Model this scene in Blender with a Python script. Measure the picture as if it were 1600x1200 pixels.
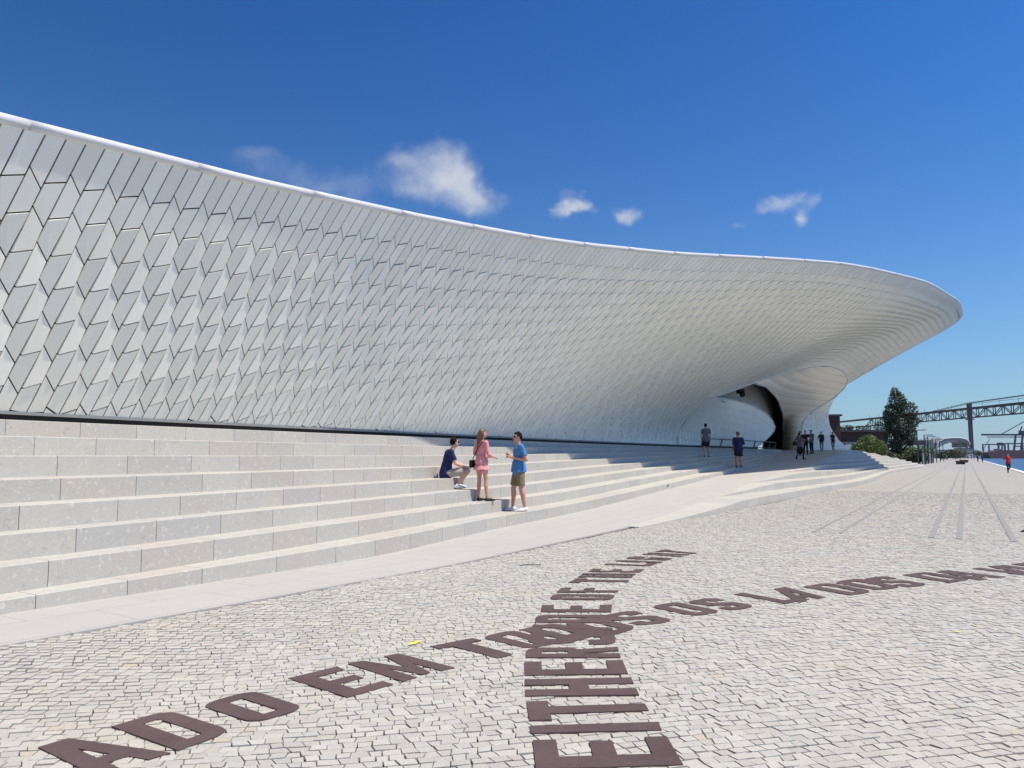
import bpy, bmesh, math, random
import numpy as np
from mathutils import Vector, Matrix, geometry
from bisect import bisect_right
R = math.radians
rng = random.Random(7)
for o in list(bpy.data.objects): bpy.data.objects.remove(o)
SC = bpy.context.scene
COL = SC.collection

# ------------------------------------------------------------------ camera, sky, sun, exposure
CAMZ = 1.5
cd = bpy.data.cameras.new('camera'); cam = bpy.data.objects.new('camera', cd); COL.objects.link(cam)
cd.sensor_fit = 'HORIZONTAL'; cd.angle_x = 2*math.atan(800/1200)
cd.clip_start = .05; cd.clip_end = 30000
cam.location = (0, 0, CAMZ)
cam.rotation_euler = (R(90)+math.atan(112/1200), 0, 0)
SC.camera = cam
# promenade frame: s runs along the quay, n runs from the quay towards the building
AZ = R(30.48)
SX, SY = math.sin(AZ), math.cos(AZ)
def W(s, n, z=0.0):
    return Vector((s*SX-n*SY, s*SY+n*SX, z))
SUN_EL = R(64.3); PSI = R(11)
sv = Vector((SY*math.cos(PSI)+SX*math.sin(PSI), -SX*math.cos(PSI)+SY*math.sin(PSI), 0))*math.cos(SUN_EL)
sv.z = math.sin(SUN_EL)
sl = bpy.data.lights.new('sun', 'SUN'); sl.energy = 5.0; sl.angle = R(.53); sl.color = (1, .905, .765)
so = bpy.data.objects.new('sun', sl); COL.objects.link(so)
so.rotation_euler = sv.to_track_quat('Z', 'Y').to_euler(); so.location = (40, -30, 80)
world = bpy.data.worlds.new('World'); SC.world = world; world.use_nodes = True
def build_world():
    nt = world.node_tree; nt.nodes.clear(); N = nt.nodes.new; L = nt.links.new
    def M(op, a, b=None, c=None):
        m = N('ShaderNodeMath'); m.operation = op
        for i, v in enumerate((a, b, c)):
            if v is None: continue
            if isinstance(v, (int, float)): m.inputs[i].default_value = v
            else: L(v, m.inputs[i])
        return m.outputs[0]
    sky = N('ShaderNodeTexSky'); sky.sky_type = 'NISHITA'; sky.sun_disc = False
    sky.sun_elevation = SUN_EL; sky.sun_rotation = math.atan2(sv.x, sv.y)
    sky.air_density = 1.0; sky.dust_density = .35; sky.ozone_density = 2.2; sky.altitude = 0
    hsv = N('ShaderNodeHueSaturation'); hsv.inputs['Saturation'].default_value = 1.32
    hsv.inputs['Value'].default_value = .95; hsv.inputs['Hue'].default_value = .503
    L(sky.outputs[0], hsv.inputs['Color'])
    tint = N('ShaderNodeMixRGB'); tint.blend_type = 'MULTIPLY'; tint.inputs[0].default_value = 1; tint.inputs[2].default_value = (.58, 1.08, 1.50, 1)
    L(hsv.outputs[0], tint.inputs[1])
    # clear sky is deeper away from the sun's side
    dt = N('ShaderNodeVectorMath'); dt.operation = 'DOT_PRODUCT'; tc0 = N('ShaderNodeTexCoord'); L(tc0.outputs['Generated'], dt.inputs[0]); dt.inputs[1].default_value = (sv.x/math.hypot(sv.x, sv.y), sv.y/math.hypot(sv.x, sv.y), 0)
    gx = M('MULTIPLY_ADD', dt.outputs['Value'], .28, 1.0); sc_ = N('ShaderNodeVectorMath'); sc_.operation = 'SCALE'; L(tint.outputs[0], sc_.inputs[0]); L(gx, sc_.inputs['Scale'])
    tc = N('ShaderNodeTexCoord'); nz = N('ShaderNodeTexNoise')
    nz.inputs['Scale'].default_value = 9; nz.inputs['Detail'].default_value = 8; nz.inputs['Roughness'].default_value = .55
    nz2 = N('ShaderNodeTexNoise'); nz2.inputs['Scale'].default_value = 11; nz2.inputs['Detail'].default_value = 9; nz2.inputs['Roughness'].default_value = .6
    for n_ in (nz, nz2): L(tc.outputs['Generated'], n_.inputs['Vector'])
    sep = N('ShaderNodeSeparateXYZ'); L(tc.outputs['Generated'], sep.inputs[0])
    az = M('ARCTAN2', sep.outputs[0], sep.outputs[1]); el = M('ARCSINE', sep.outputs[2])
    sw = N('ShaderNodeSeparateColor'); L(nz2.outputs['Color'], sw.inputs[0])
    az = M('ADD', az, M('MULTIPLY', M('SUBTRACT', sw.outputs[0], .5), .13))
    el = M('ADD', el, M('MULTIPLY', M('SUBTRACT', sw.outputs[1], .5), .075))
    tot = None
    # azimuth, elevation, half widths (radians), strength: small fair-weather clouds and wisps
    for a0, e0, ra, re, k in CLOUDS:
        d = M('ADD', M('POWER', M('DIVIDE', M('SUBTRACT', az, a0), ra), 2), M('POWER', M('DIVIDE', M('SUBTRACT', el, e0), re), 2))
        g = M('MULTIPLY', M('EXPONENT', M('MULTIPLY', d, -1)), k)
        tot = g if tot is None else M('ADD', tot, g)
    den = M('MULTIPLY', tot, M('MULTIPLY_ADD', nz.outputs[0], 2.4, -.3))
    cr = N('ShaderNodeMapRange'); cr.interpolation_type = 'SMOOTHSTEP'
    cr.inputs['From Min'].default_value = .12; cr.inputs['From Max'].default_value = 1.15
    cr.inputs['To Max'].default_value = .82
    L(den, cr.inputs['Value'])
    # pale band of haze low over the horizon
    hz = M('MULTIPLY', M('EXPONENT', M('MULTIPLY', M('MAXIMUM', sep.outputs[2], 0.0), -7.3)), .93)
    mh = N('ShaderNodeMixRGB'); mh.inputs[2].default_value = (4.1, 5.7, 6.9, 1)
    L(hz, mh.inputs[0]); L(sc_.outputs[0], mh.inputs[1])
    mx = N('ShaderNodeMixRGB'); mx.inputs[2].default_value = (7.6, 7.9, 8.4, 1)
    L(cr.outputs[0], mx.inputs[0]); L(mh.outputs[0], mx.inputs[1])
    bg = N('ShaderNodeBackground'); bg.inputs['Strength'].default_value = .078
    L(mx.outputs[0], bg.inputs[0])
    out = N('ShaderNodeOutputWorld'); L(bg.outputs[0], out.inputs[0])
CLOUDS = [(-.083, .350, .040, .032, 1.15), (-.045, .325, .042, .018, .75), (-.150, .372, .036, .022, .62), (-.13, .335, .03, .014, .5), (-.255, .338, .10, .020, .50), (-.33, .362, .06, .012, .38),
          (-.235, .305, .05, .013, .42), (.080, .315, .022, .010, .75), (.075, .335, .014, .010, .3), (.155, .298, .020, .013, .72),
          (.350, .311, .026, .014, .95), (.376, .286, .015, .012, .95), (.325, .30, .02, .008, .4), (.30, .285, .012, .005, .4), (.39, .31, .012, .010, .5)]
build_world()
SC.view_settings.view_transform = 'Standard'; SC.view_settings.look = 'None'
SC.view_settings.exposure = .25; SC.view_settings.gamma = 1; SC.view_settings.use_curve_mapping = False

# ------------------------------------------------------------------ helpers
def tag(o, label=None, cat=None, group=None, kind=None):
    if label: o['label'] = label
    if cat: o['category'] = cat
    if group: o['group'] = group
    if kind: o['kind'] = kind
    return o
def empty(name, loc, rz=0, **k):
    o = bpy.data.objects.new(name, None); COL.objects.link(o); o.location = loc; o.rotation_euler = (0, 0, rz)
    o.empty_display_size = .2
    return tag(o, **k)
def mesh_obj(name, verts, faces, mat, parent=None, smooth=False, **k):
    me = bpy.data.meshes.new(name)
    me.from_pydata([tuple(v) for v in verts], [], faces); me.update()
    if smooth: me.polygons.foreach_set('use_smooth', [True]*len(me.polygons))
    return link(name, me, mat, parent, **k)
def link(name, me, mat, parent=None, **k):
    if mat is not None and len(me.materials) == 0: me.materials.append(mat)
    o = bpy.data.objects.new(name, me); COL.objects.link(o)
    if parent is not None: o.parent = parent; o.matrix_parent_inverse = Matrix.Identity(4)
    return tag(o, **k)
class MB:
    """collects simple shapes into one mesh"""
    def __init__(s): s.v = []; s.f = []
    def add(s, vs, fs):
        b = len(s.v); s.v += [tuple(p) for p in vs]; s.f += [tuple(i+b for i in f) for f in fs]
    def box(s, c, d, rz=0):
        x, y, z = d[0]/2, d[1]/2, d[2]/2; cs, sn = math.cos(rz), math.sin(rz); vs = []
        for a, b, e in ((-1,-1,-1),(1,-1,-1),(1,1,-1),(-1,1,-1),(-1,-1,1),(1,-1,1),(1,1,1),(-1,1,1)):
            px, py = a*x, b*y
            vs.append((c[0]+px*cs-py*sn, c[1]+px*sn+py*cs, c[2]+e*z))
        s.add(vs, [(0,3,2,1),(4,5,6,7),(0,1,5,4),(1,2,6,5),(2,3,7,6),(3,0,4,7)])
    def tube(s, pts, r, n=8, caps=True):
        pts = [Vector(p) for p in pts]; rr = r if isinstance(r, (list, tuple)) else [r]*len(pts)
        b = len(s.v)
        for i, p in enumerate(pts):
            t = (pts[min(i+1, len(pts)-1)]-pts[max(i-1, 0)]).normalized()
            u = t.cross(Vector((0, 0, 1)))
            if u.length < 1e-3: u = Vector((1, 0, 0))
            u.normalize(); w = t.cross(u)
            for k in range(n):
                a = 2*math.pi*k/n
                s.v.append(tuple(p+(u*math.cos(a)+w*math.sin(a))*rr[i]))
        for i in range(len(pts)-1):
            for k in range(n):
                k2 = (k+1) % n
                s.f.append((b+i*n+k, b+(i+1)*n+k, b+(i+1)*n+k2, b+i*n+k2))
        if caps:
            s.f.append(tuple(b+k for k in range(n))); e = b+(len(pts)-1)*n
            s.f.append(tuple(e+k for k in reversed(range(n))))
    def bar(s, a, b, w, h=None):
        a = Vector(a); b = Vector(b); h = h or w; t = (b-a).normalized(); u = t.cross(Vector((0, 0, 1)))
        if u.length < 1e-3: u = Vector((1, 0, 0))
        u.normalize(); q = u.cross(t); vs = []
        for p in (a, b):
            for i, j in ((-1,-1),(1,-1),(1,1),(-1,1)): vs.append(p+u*(i*w/2)+q*(j*h/2))
        s.add(vs, [(0,3,2,1),(4,5,6,7),(0,1,5,4),(1,2,6,5),(2,3,7,6),(3,0,4,7)])
    def build(s, name, mat, parent=None, smooth=False, **k): return mesh_obj(name, s.v, s.f, mat, parent, smooth, **k)
def fix_normals(o):
    bm = bmesh.new(); bm.from_mesh(o.data); bmesh.ops.recalc_face_normals(bm, faces=bm.faces); bm.to_mesh(o.data); bm.free(); return o
def lerp(a, b, t): return a+(b-a)*t
def sstep(x, a=0, b=1):
    t = min(1, max(0, (x-a)/(b-a))); return t*t*(3-2*t)
class Curve1:
    """monotone cubic through (x, y...) points, flat beyond the ends"""
    def __init__(s, pts):
        s.x = [p[0] for p in pts]; s.y = [p[1] for p in pts]; n = len(pts); x, y = s.x, s.y
        d = [(y[i+1]-y[i])/(x[i+1]-x[i]) for i in range(n-1)]
        m = [d[0]]+[0 if d[i-1]*d[i] <= 0 else 2*d[i-1]*d[i]/(d[i-1]+d[i]) for i in range(1, n-1)]+[d[-1]]
        s.m = m
    def __call__(s, q):
        x = s.x
        if q <= x[0]: return s.y[0]+s.m[0]*(q-x[0])
        if q >= x[-1]: return s.y[-1]+s.m[-1]*(q-x[-1])
        i = bisect_right(x, q)-1; h = x[i+1]-x[i]; t = (q-x[i])/h
        return ((2*t**3-3*t*t+1)*s.y[i]+(t**3-2*t*t+t)*h*s.m[i]+(-2*t**3+3*t*t)*s.y[i+1]+(t**3-t*t)*h*s.m[i+1])

# ------------------------------------------------------------------ materials
class NB:
    def __init__(s, name):
        s.m = bpy.data.materials.new(name); s.m.use_nodes = True; s.nt = s.m.node_tree
        s.b = s.nt.nodes['Principled BSDF']; s.out = s.nt.nodes['Material Output']
    def n(s, t, **k):
        o = s.nt.nodes.new(t)
        for a, v in k.items():
            if a in o.inputs: o.inputs[a].default_value = v
            else: setattr(o, a, v)
        return o
    def l(s, a, b): s.nt.links.new(a, b)
    def ramp(s, fac, stops, mode='LINEAR'):
        r = s.n('ShaderNodeValToRGB'); e = r.color_ramp.elements; r.color_ramp.interpolation = mode
        while len(e) < len(stops): e.new(.5)
        for i, (p, c) in enumerate(stops):
            e[i].position = p; e[i].color = (c[0], c[1], c[2], 1) if not isinstance(c, (int, float)) else (c, c, c, 1)
        s.l(fac, r.inputs[0]); return r.outputs[0]
    def mix(s, fac, a, b, mode='MIX'):
        m = s.n('ShaderNodeMixRGB'); m.blend_type = mode
        for i, v in enumerate((fac, a, b)):
            if isinstance(v, (int, float)): m.inputs[i].default_value = v
            elif isinstance(v, tuple): m.inputs[i].default_value = (*v, 1)
            else: s.l(v, m.inputs[i])
        return m.outputs[0]
    def noise(s, scale, detail=4, rough=.55, vec=None, dist=0):
        o = s.n('ShaderNodeTexNoise'); o.inputs['Scale'].default_value = scale; o.inputs['Detail'].default_value = detail
        o.inputs['Roughness'].default_value = rough; o.inputs['Distortion'].default_value = dist
        s.l(vec if vec is not None else s.pos(), o.inputs['Vector']); return o.outputs[0]
    def pos(s):
        if not hasattr(s, '_p'): s._p = s.n('ShaderNodeNewGeometry').outputs['Position']
        return s._p
    def island(s):
        g = s.n('ShaderNodeNewGeometry'); o = s.n('ShaderNodeObjectInfo'); m = s.n('ShaderNodeMath'); m.operation = 'ADD'
        s.l(g.outputs['Random Per Island'], m.inputs[0]); s.l(o.outputs['Random'], m.inputs[1])
        f = s.n('ShaderNodeMath'); f.operation = 'FRACT'; s.l(m.outputs[0], f.inputs[0]); return f.outputs[0]
    def bump(s, h, strength=.3, dist=.01):
        b = s.n('ShaderNodeBump'); b.inputs['Strength'].default_value = strength; b.inputs['Distance'].default_value = dist
        s.l(h, b.inputs['Height']); s.l(b.outputs[0], s.b.inputs['Normal'])
    def col(s, c):
        if isinstance(c, tuple): s.b.inputs['Base Color'].default_value = (*c, 1)
        else: s.l(c, s.b.inputs['Base Color'])
        return s
    def rough(s, v, spec=.5):
        if isinstance(v, (int, float)): s.b.inputs['Roughness'].default_value = v
        else: s.l(v, s.b.inputs['Roughness'])
        s.b.inputs['Specular IOR Level'].default_value = spec
        return s
def simple(name, c, rough=.6, var=.15, scale=6, bump=0, metal=0, spec=.4):
    b = NB(name); n = b.noise(scale, 4)
    b.col(b.mix(n, tuple(x*(1-var) for x in c), tuple(min(1, x*(1+var)) for x in c))); b.rough(rough, spec)
    b.b.inputs['Metallic'].default_value = metal
    if bump: b.bump(n, bump, .01)
    return b.m
def make_mats():
    D = {}
    # small limestone setts
    b = NB('sett_limestone'); r = b.island()
    c = b.ramp(r, [(0, (.448,.429,.381)), (.12, (.489,.473,.422)), (.3, (.434,.417,.377)), (.42, (.497,.481,.429)), (.55, (.456,.444,.408)), (.66, (.513,.497,.444)),
                   (.76, (.460,.437,.377)), (.86, (.481,.465,.415)), (.94, (.441,.413,.370)), (.985, (.481,.433,.339)), (1, (.473,.457,.408))], 'CONSTANT')
    big = b.noise(.55, 3, .5); big2 = b.noise(1.7, 3, .55)
    c = b.mix(b.ramp(big, [(.5, 0), (.72, .4)]), c, (.528,.457,.362))
    c = b.mix(b.ramp(big2, [(.52, 0), (.72, .6)]), c, (.425,.417,.385))
    fine = b.noise(120, 5, .65); c = b.mix(.5, c, b.ramp(fine, [(.3, .45), (.65, 1.1)]), 'MULTIPLY')
    b.col(c); b.rough(.62, .35); b.bump(b.noise(150, 4, .6), .12, .002); D['sett'] = b.m
    b = NB('joint_sand'); b.col(b.mix(b.noise(40), (.07,.064,.056), (.16,.148,.13))); b.rough(.95, .1); D['joint'] = b.m
    # setts too far off to tell apart
    b = NB('distant_setts'); mp = b.n('ShaderNodeMapping'); b.l(b.pos(), mp.inputs['Vector']); mp.inputs['Rotation'].default_value = (0, 0, AZ+R(45))
    br = b.n('ShaderNodeTexVoronoi'); br.feature = 'DISTANCE_TO_EDGE'; br.inputs['Scale'].default_value = 8.2; b.l(mp.outputs[0], br.inputs['Vector'])
    vc = b.n('ShaderNodeTexVoronoi'); vc.inputs['Scale'].default_value = 8.2; b.l(mp.outputs[0], vc.inputs['Vector'])
    hs = b.n('ShaderNodeSeparateColor'); b.l(vc.outputs['Color'], hs.inputs[0])
    c = b.ramp(hs.outputs[0], [(0, (.30,.292,.265)), (.5, (.40,.39,.355)), (1, (.345,.335,.305))])
    c = b.mix(b.ramp(br.outputs[0], [(.0, 1), (.07, 0)]), c, (.20,.19,.17))
    c = b.mix(b.ramp(b.noise(.4, 4), [(.45, 0), (.75, .35)]), c, (.42,.385,.34)); b.col(c); b.rough(.65, .3)
    b.bump(br.outputs[0], .3, .01); D['setts_far'] = b.m
    # limestone of the steps
    def lime(name, tint=None):
        b = NB(name); r = b.island()
        c = b.ramp(r, [(0, (.443,.429,.385)), (.14, (.476,.461,.411)), (.28, (.439,.429,.400)), (.40, (.485,.470,.418)), (.52, (.464,.433,.385)), (.60, (.464,.450,.404)),
                       (.74, (.428,.417,.392)), (.83, (.472,.457,.407)), (.93, (.456,.426,.377)), (1, (.464,.450,.404))], 'CONSTANT')
        pt = b.noise(2.2, 4, .6)
        c = b.mix(b.ramp(pt, [(.5, 0), (.75, .55)]), c, (.420,.413,.404))
        c = b.mix(b.ramp(b.noise(1.3, 3, .6), [(.52, 0), (.8, .5)]), c, (.485,.401,.344))
        v = b.noise(11, 9, .72, dist=1.2)
        c = b.mix(b.ramp(v, [(.30, .7), (.43, .0)]), c, (.291,.281,.262))
        c = b.mix(b.ramp(b.noise(17, 6, .6, dist=.6), [(.57, 0), (.68, .85)]), c, (.598,.587,.531))
        c = b.mix(.38, c, b.ramp(b.noise(55, 5, .7), [(.3, .62), (.7, 1.1)]), 'MULTIPLY')
        b.col(c); b.rough(.7, .3); b.bump(b.noise(60, 4), .25, .003); return b.m
    D['lime'] = lime('step_limestone')
    b = NB('ramp_slabs'); c = b.mix(b.noise(3, 5, .6), (.385,.374,.350), (.455,.444,.415))
    mp = b.n('ShaderNodeMapping'); b.l(b.pos(), mp.inputs['Vector']); mp.inputs['Rotation'].default_value = (0, 0, AZ+R(90)-R(180))
    bk = b.n('ShaderNodeTexBrick'); b.l(mp.outputs[0], bk.inputs['Vector'])
    bk.inputs['Scale'].default_value = 1; bk.inputs['Mortar Size'].default_value = .006; bk.inputs['Brick Width'].default_value = 1.2; bk.inputs['Row Height'].default_value = .62
    bk.inputs['Color1'].default_value = (.96,.96,.96,1); bk.inputs['Color2'].default_value = (1,1,1,1); bk.inputs['Mortar'].default_value = (.66,.64,.62,1)
    c = b.mix(1, c, bk.outputs[0], 'MULTIPLY')
    c = b.mix(b.ramp(b.noise(.7, 4), [(.4, 0), (.8, .4)]), c, (.41,.395,.38)); b.col(c); b.rough(.7, .3); b.bump(b.noise(50, 4), .2, .003); D['ramp'] = b.m
    # glazed ceramic tile
    b = NB('glazed_tile'); r = b.island()
    c = b.ramp(r, [(0, (.785,.765,.67)), (.25, (.84,.82,.72)), (.5, (.80,.785,.69)), (.75, (.86,.845,.745)), (1, (.82,.805,.71))], 'CONSTANT')
    c = b.mix(b.ramp(b.noise(5, 5), [(.4, 0), (.8, .12)]), c, (.74,.73,.65)); b.col(c)
    b.rough(b.ramp(b.noise(9, 3), [(.3, .26), (.7, .42)]), .40); b.bump(b.noise(7, 2), .06, .01); D['tile'] = b.m
    b = NB('skin_backing'); b.col((.012,.012,.013)); b.rough(.9, .1); D['backing'] = b.m
    D['cap'] = simple('white_cap', (.60,.60,.595), .38, .03, 3)
    D['black'] = simple('near_black', (.012,.011,.011), .7, .2)  # near-black, also painted as shade in the slot under the skin
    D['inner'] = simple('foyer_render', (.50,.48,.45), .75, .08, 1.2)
    D['funnel'] = None
    b = NB('funnel_panels'); geo = b.n('ShaderNodeNewGeometry'); sp = b.n('ShaderNodeSeparateXYZ'); b.l(b.pos(), sp.inputs[0])
    wv = b.n('ShaderNodeTexWave'); wv.wave_type = 'BANDS'; wv.bands_direction = 'Z'; wv.inputs['Scale'].default_value = .62; wv.inputs['Distortion'].default_value = .7
    b.l(b.pos(), wv.inputs['Vector'])
    c = b.mix(b.ramp(wv.outputs[0], [(.0, .5), (.08, 0)]), (.90,.79,.62), (.52,.46,.37)); b.col(c); b.rough(.35, .5); b.bump(wv.outputs[0], .4, .04); D['funnel'] = b.m
    b = NB('inlay_steel'); c = b.mix(b.noise(1.6, 5, .6), (.045,.028,.030), (.135,.092,.086))
    c = b.mix(b.ramp(b.noise(60, 3), [(.55, 0), (.8, .35)]), c, (.17,.14,.13)); b.col(c); b.rough(.72, .3); b.bump(b.noise(80, 3), .2, .002); D['inlay'] = b.m
    b = NB('granite_band'); c = b.mix(b.noise(30, 3), (.235,.23,.225), (.315,.31,.30)); b.col(c); b.rough(.75, .25); D['granite'] = b.m
    D['coping'] = simple('quay_coping', (.66,.65,.63), .6, .05, 2)
    D['quay'] = simple('quay_wall', (.25,.24,.22), .85, .2, 1)
    b = NB('river'); b.col((.03,.085,.17)); b.rough(.28, .5); b.bump(b.noise(.55, 6, .6), .8, .5); D['river'] = b.m
    b = NB('land'); b.col(b.mix(b.noise(.02), (.10,.11,.08), (.2,.19,.16))); b.rough(.95, .1); D['land'] = b.m
    def leaf(name, c1, c2, c3):
        b = NB(name); r = b.island()
        c = b.ramp(r, [(0, c1), (.45, c2), (1, c3)])
        b.col(c); b.rough(.5, .35); b.b.inputs['Transmission Weight'].default_value = 0
        tr = b.n('ShaderNodeBsdfTranslucent'); b.l(c, tr.inputs[0]); ms = b.n('ShaderNodeMixShader'); ms.inputs[0].default_value = .25
        b.l(b.b.outputs[0], ms.inputs[1]); b.l(tr.outputs[0], ms.inputs[2]); b.l(ms.outputs[0], b.out.inputs[0]); return b.m
    D['leaf_dark'] = leaf('leaf_dark', (.012,.022,.010), (.028,.045,.018), (.07,.095,.035))
    D['leaf_green'] = leaf('leaf_green', (.05,.085,.018), (.10,.15,.03), (.17,.22,.06))
    D['bark'] = simple('bark', (.09,.07,.05), .9, .3, 9, .5)
    D['brick'] = simple('dark_brickwork', (.045,.026,.026), .85, .25, .6)
    D['concrete'] = simple('concrete', (.24,.245,.25), .8, .12, .8)
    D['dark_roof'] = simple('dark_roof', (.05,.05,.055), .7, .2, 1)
    D['glass_pale'] = simple('pale_glazing', (.35,.42,.47), .2, .1, 2)
    D['bridge'] = simple('bridge_hazed_paint', (.022,.014,.026), .7, .12, .01)  # red bridge turned dark navy-purple, distant air put into the colour
    D['crane'] = simple('crane_blue_paint', (.03,.045,.09), .6, .12, .05)
    D['hull'] = simple('hull_maroon_paint', (.10,.040,.055), .6, .2, .03)
    D['steel_grey'] = simple('grey_steel', (.16,.165,.17), .45, .1, 4, metal=.5)
    D['post'] = simple('dark_post', (.035,.037,.04), .5, .15, 4)
    D['mesh_panel'] = simple('grey_panel', (.13,.14,.15), .6, .12, 3)
    D['white'] = simple('white_paint', (.78,.78,.78), .5, .04, 1)
    D['skin'] = simple('skin_tone', (.52,.27,.19), .55, .07, 14)
    D['skin_pale'] = simple('skin_tone_pale', (.62,.36,.27), .55, .07, 14)
    D['hair_dark'] = simple('dark_hair', (.014,.010,.009), .9, .35, 60, .5, spec=.1)
    D['hair_brown'] = simple('brown_hair', (.13,.070,.038), .45, .5, 45, .5)
    D['navy'] = simple('navy_cotton', (.010,.016,.075), .85, .2, 12, .2)
    D['blue'] = simple('blue_cotton', (.065,.20,.42), .85, .12, 10, .3)
    b = NB('pink_print'); c = b.mix(b.ramp(b.noise(70, 2), [(.45, 0), (.6, .8)]), (.62,.22,.24), (.74,.42,.42)); b.col(c); b.rough(.85, .2); D['pink'] = b.m
    D['khaki'] = simple('khaki_cotton', (.21,.165,.10), .85, .12, 12, .2)
    D['beige'] = simple('beige_cotton', (.38,.32,.26), .85, .12, 12, .2)
    D['shoe'] = simple('white_canvas', (.74,.74,.74), .7, .06, 30)
    D['blackcloth'] = simple('black_cloth', (.012,.012,.014), .8, .3, 10)
    D['greycloth'] = simple('grey_cloth', (.13,.14,.17), .85, .15, 10)
    D['red'] = simple('red_cloth', (.50,.018,.022), .75, .15, 8)
    D['lens'] = simple('dark_lens', (.008,.008,.009), .12, .1, 3, spec=.8)
    D['yellow'] = simple('yellow_paint', (.72,.66,.10), .8, .2, 40)
    return D
MT = make_mats()

# ------------------------------------------------------------------ terrain curves
ramp_left = Curve1([(-20,0),(14,0),(17,.03),(20,.12),(24,.28),(66,1.8),(70,1.94),(73,2.0),(76,2.0)])
def z_ramp(s):
    if s > 76: s = 152-s
    return max(0.0, ramp_left(max(s, -20)))
_ne = Curve1([(-20,6.15),(14,6.15),(22,6.5),(30,6.9),(40,7.1),(55,7.9),(66,8.7),(72,9.2),(76,9.4)])
_n0 = Curve1([(-20,6.15),(12,6.1),(17,5.85),(21,5.6),(26,5.4),(34,5.05),(43,4.6),(52,4.75),(60,5.1),(68,5.35),(76,5.45)])
def n_e(s): return _ne(152-s if s > 76 else s)
def n_0(s): return min(_n0(152-s if s > 76 else s), n_e(s)-.02)
SK = [(-20,4,8.6,15,28,40,52,60,67)]
KT = {1:(5.9,7.3,7.6,8.5,8.95,9.5,11.1,12.2,13.1), 2:(6.4,7.6,8.1,9.05,9.6,10.1,11.45,12.4,13.15), 3:(6.8,7.95,8.6,9.5,10.25,10.75,11.8,12.55,13.18),
      4:(7.2,8.25,8.95,9.95,10.9,11.4,12.15,12.7,13.21), 5:(7.8,8.7,9.45,10.5,11.55,12.0,12.5,12.85,13.24), 6:(8.6,9.5,10.15,11.1,12.2,12.65,12.85,13.0,13.27),
      7:(9.5,10.4,11.0,11.8,12.85,13.3,13.2,13.15,13.3), 8:(10.4,11.3,11.85,12.45,13.4,13.85,13.5,13.3,13.33)}
_nk = {k: Curve1(list(zip(SK[0], v))) for k, v in KT.items()}
def n_k(k, s):
    if k == 9: return n_k(8, s)+.9
    return _nk[k](s)
def zg(s, n):
    return .12*min(1.6, max(0, (9-s)/5.4))*sstep(n, 4.3, 6.8)
def z_k(k, s, n=7.4):
    if k == 0: return z_ramp(s)+zg(s, n)
    zr = z_ramp(s); return zr+(2.0-zr)*k/8
# promenade ground
def in_view(s, n, m=1.6):
    p = W(s, n); x, y = p.x, p.y
    if y < 2.6: return False
    return abs(x) < y*.70+m
S_NEAR = 36
EDGE_N = -4.45

# ------------------------------------------------------------------ ground, river
def grid(name, s0, s1, n0, n1, z, ds, dn, mat, parent=None, keep=None, **k):
    ns_, nn = max(1, round((s1-s0)/ds)), max(1, round((n1-n0)/dn)); vs = []; fs = []
    zz = z if callable(z) else (lambda s, n: z)
    for i in range(ns_+1):
        for j in range(nn+1):
            s = s0+(s1-s0)*i/ns_; n = n0+(n1-n0)*j/nn; vs.append(W(s, n, zz(s, n)))
    for i in range(ns_):
        for j in range(nn):
            if keep and not keep(s0+(i+.5)*(s1-s0)/ns_, n0+(j+.5)*(n1-n0)/nn): continue
            a = i*(nn+1)+j; fs.append((a, a+nn+1, a+nn+2, a+1)) if False else fs.append((a, a+1, a+nn+2, a+nn+1)[::-1])
    return mesh_obj(name, vs, fs, mat, parent, **k)
prom = grid('promenade', -12, 48, EDGE_N, 8, lambda s, n: -.016+zg(s, n), 1, .5, MT['joint'], kind='structure')
def far_cell(s, n): return not (s < S_NEAR and in_view(s, n, 2.2) and n < 6.5)
grid('promenade_setts_far', -12, S_NEAR, EDGE_N, 7, lambda s, n: zg(s, n), 1, .5, MT['setts_far'], prom, keep=lambda s, n: far_cell(s, n), kind='structure')
grid('promenade_far', S_NEAR, 900, EDGE_N, 40, 0, 40, 20, MT['setts_far'], kind='structure')
mesh_obj('promenade_edges', [W(-300,EDGE_N,0), W(-12,EDGE_N,0), W(-12,40,0), W(-300,40,0), W(-12,7,.0), W(S_NEAR,7,0), W(S_NEAR,40,0), W(-12,40,0)],
         [(0,1,2,3),(4,5,6,7)], MT['setts_far'], kind='structure')
mesh_obj('ground', [W(-6000,-4.3,-.12), W(9000,-4.3,-.12), W(9000,9000,-.12), W(-6000,9000,-.12)], [(0,1,2,3)], MT['land'], kind='structure')
mesh_obj('river', [W(-6000,-9000,-2.3), W(14000,-9000,-2.3), W(14000,-4.35,-2.3), W(-6000,-4.35,-2.3)], [(0,1,2,3)], MT['river'], kind='structure')
m = MB(); m.add([W(-300,-4.53,-4), W(900,-4.53,-4), W(900,-4.53,-.03), W(-300,-4.53,-.03)], [(0,1,2,3)]); m.build('quay_wall', MT['quay'], kind='structure')
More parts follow.
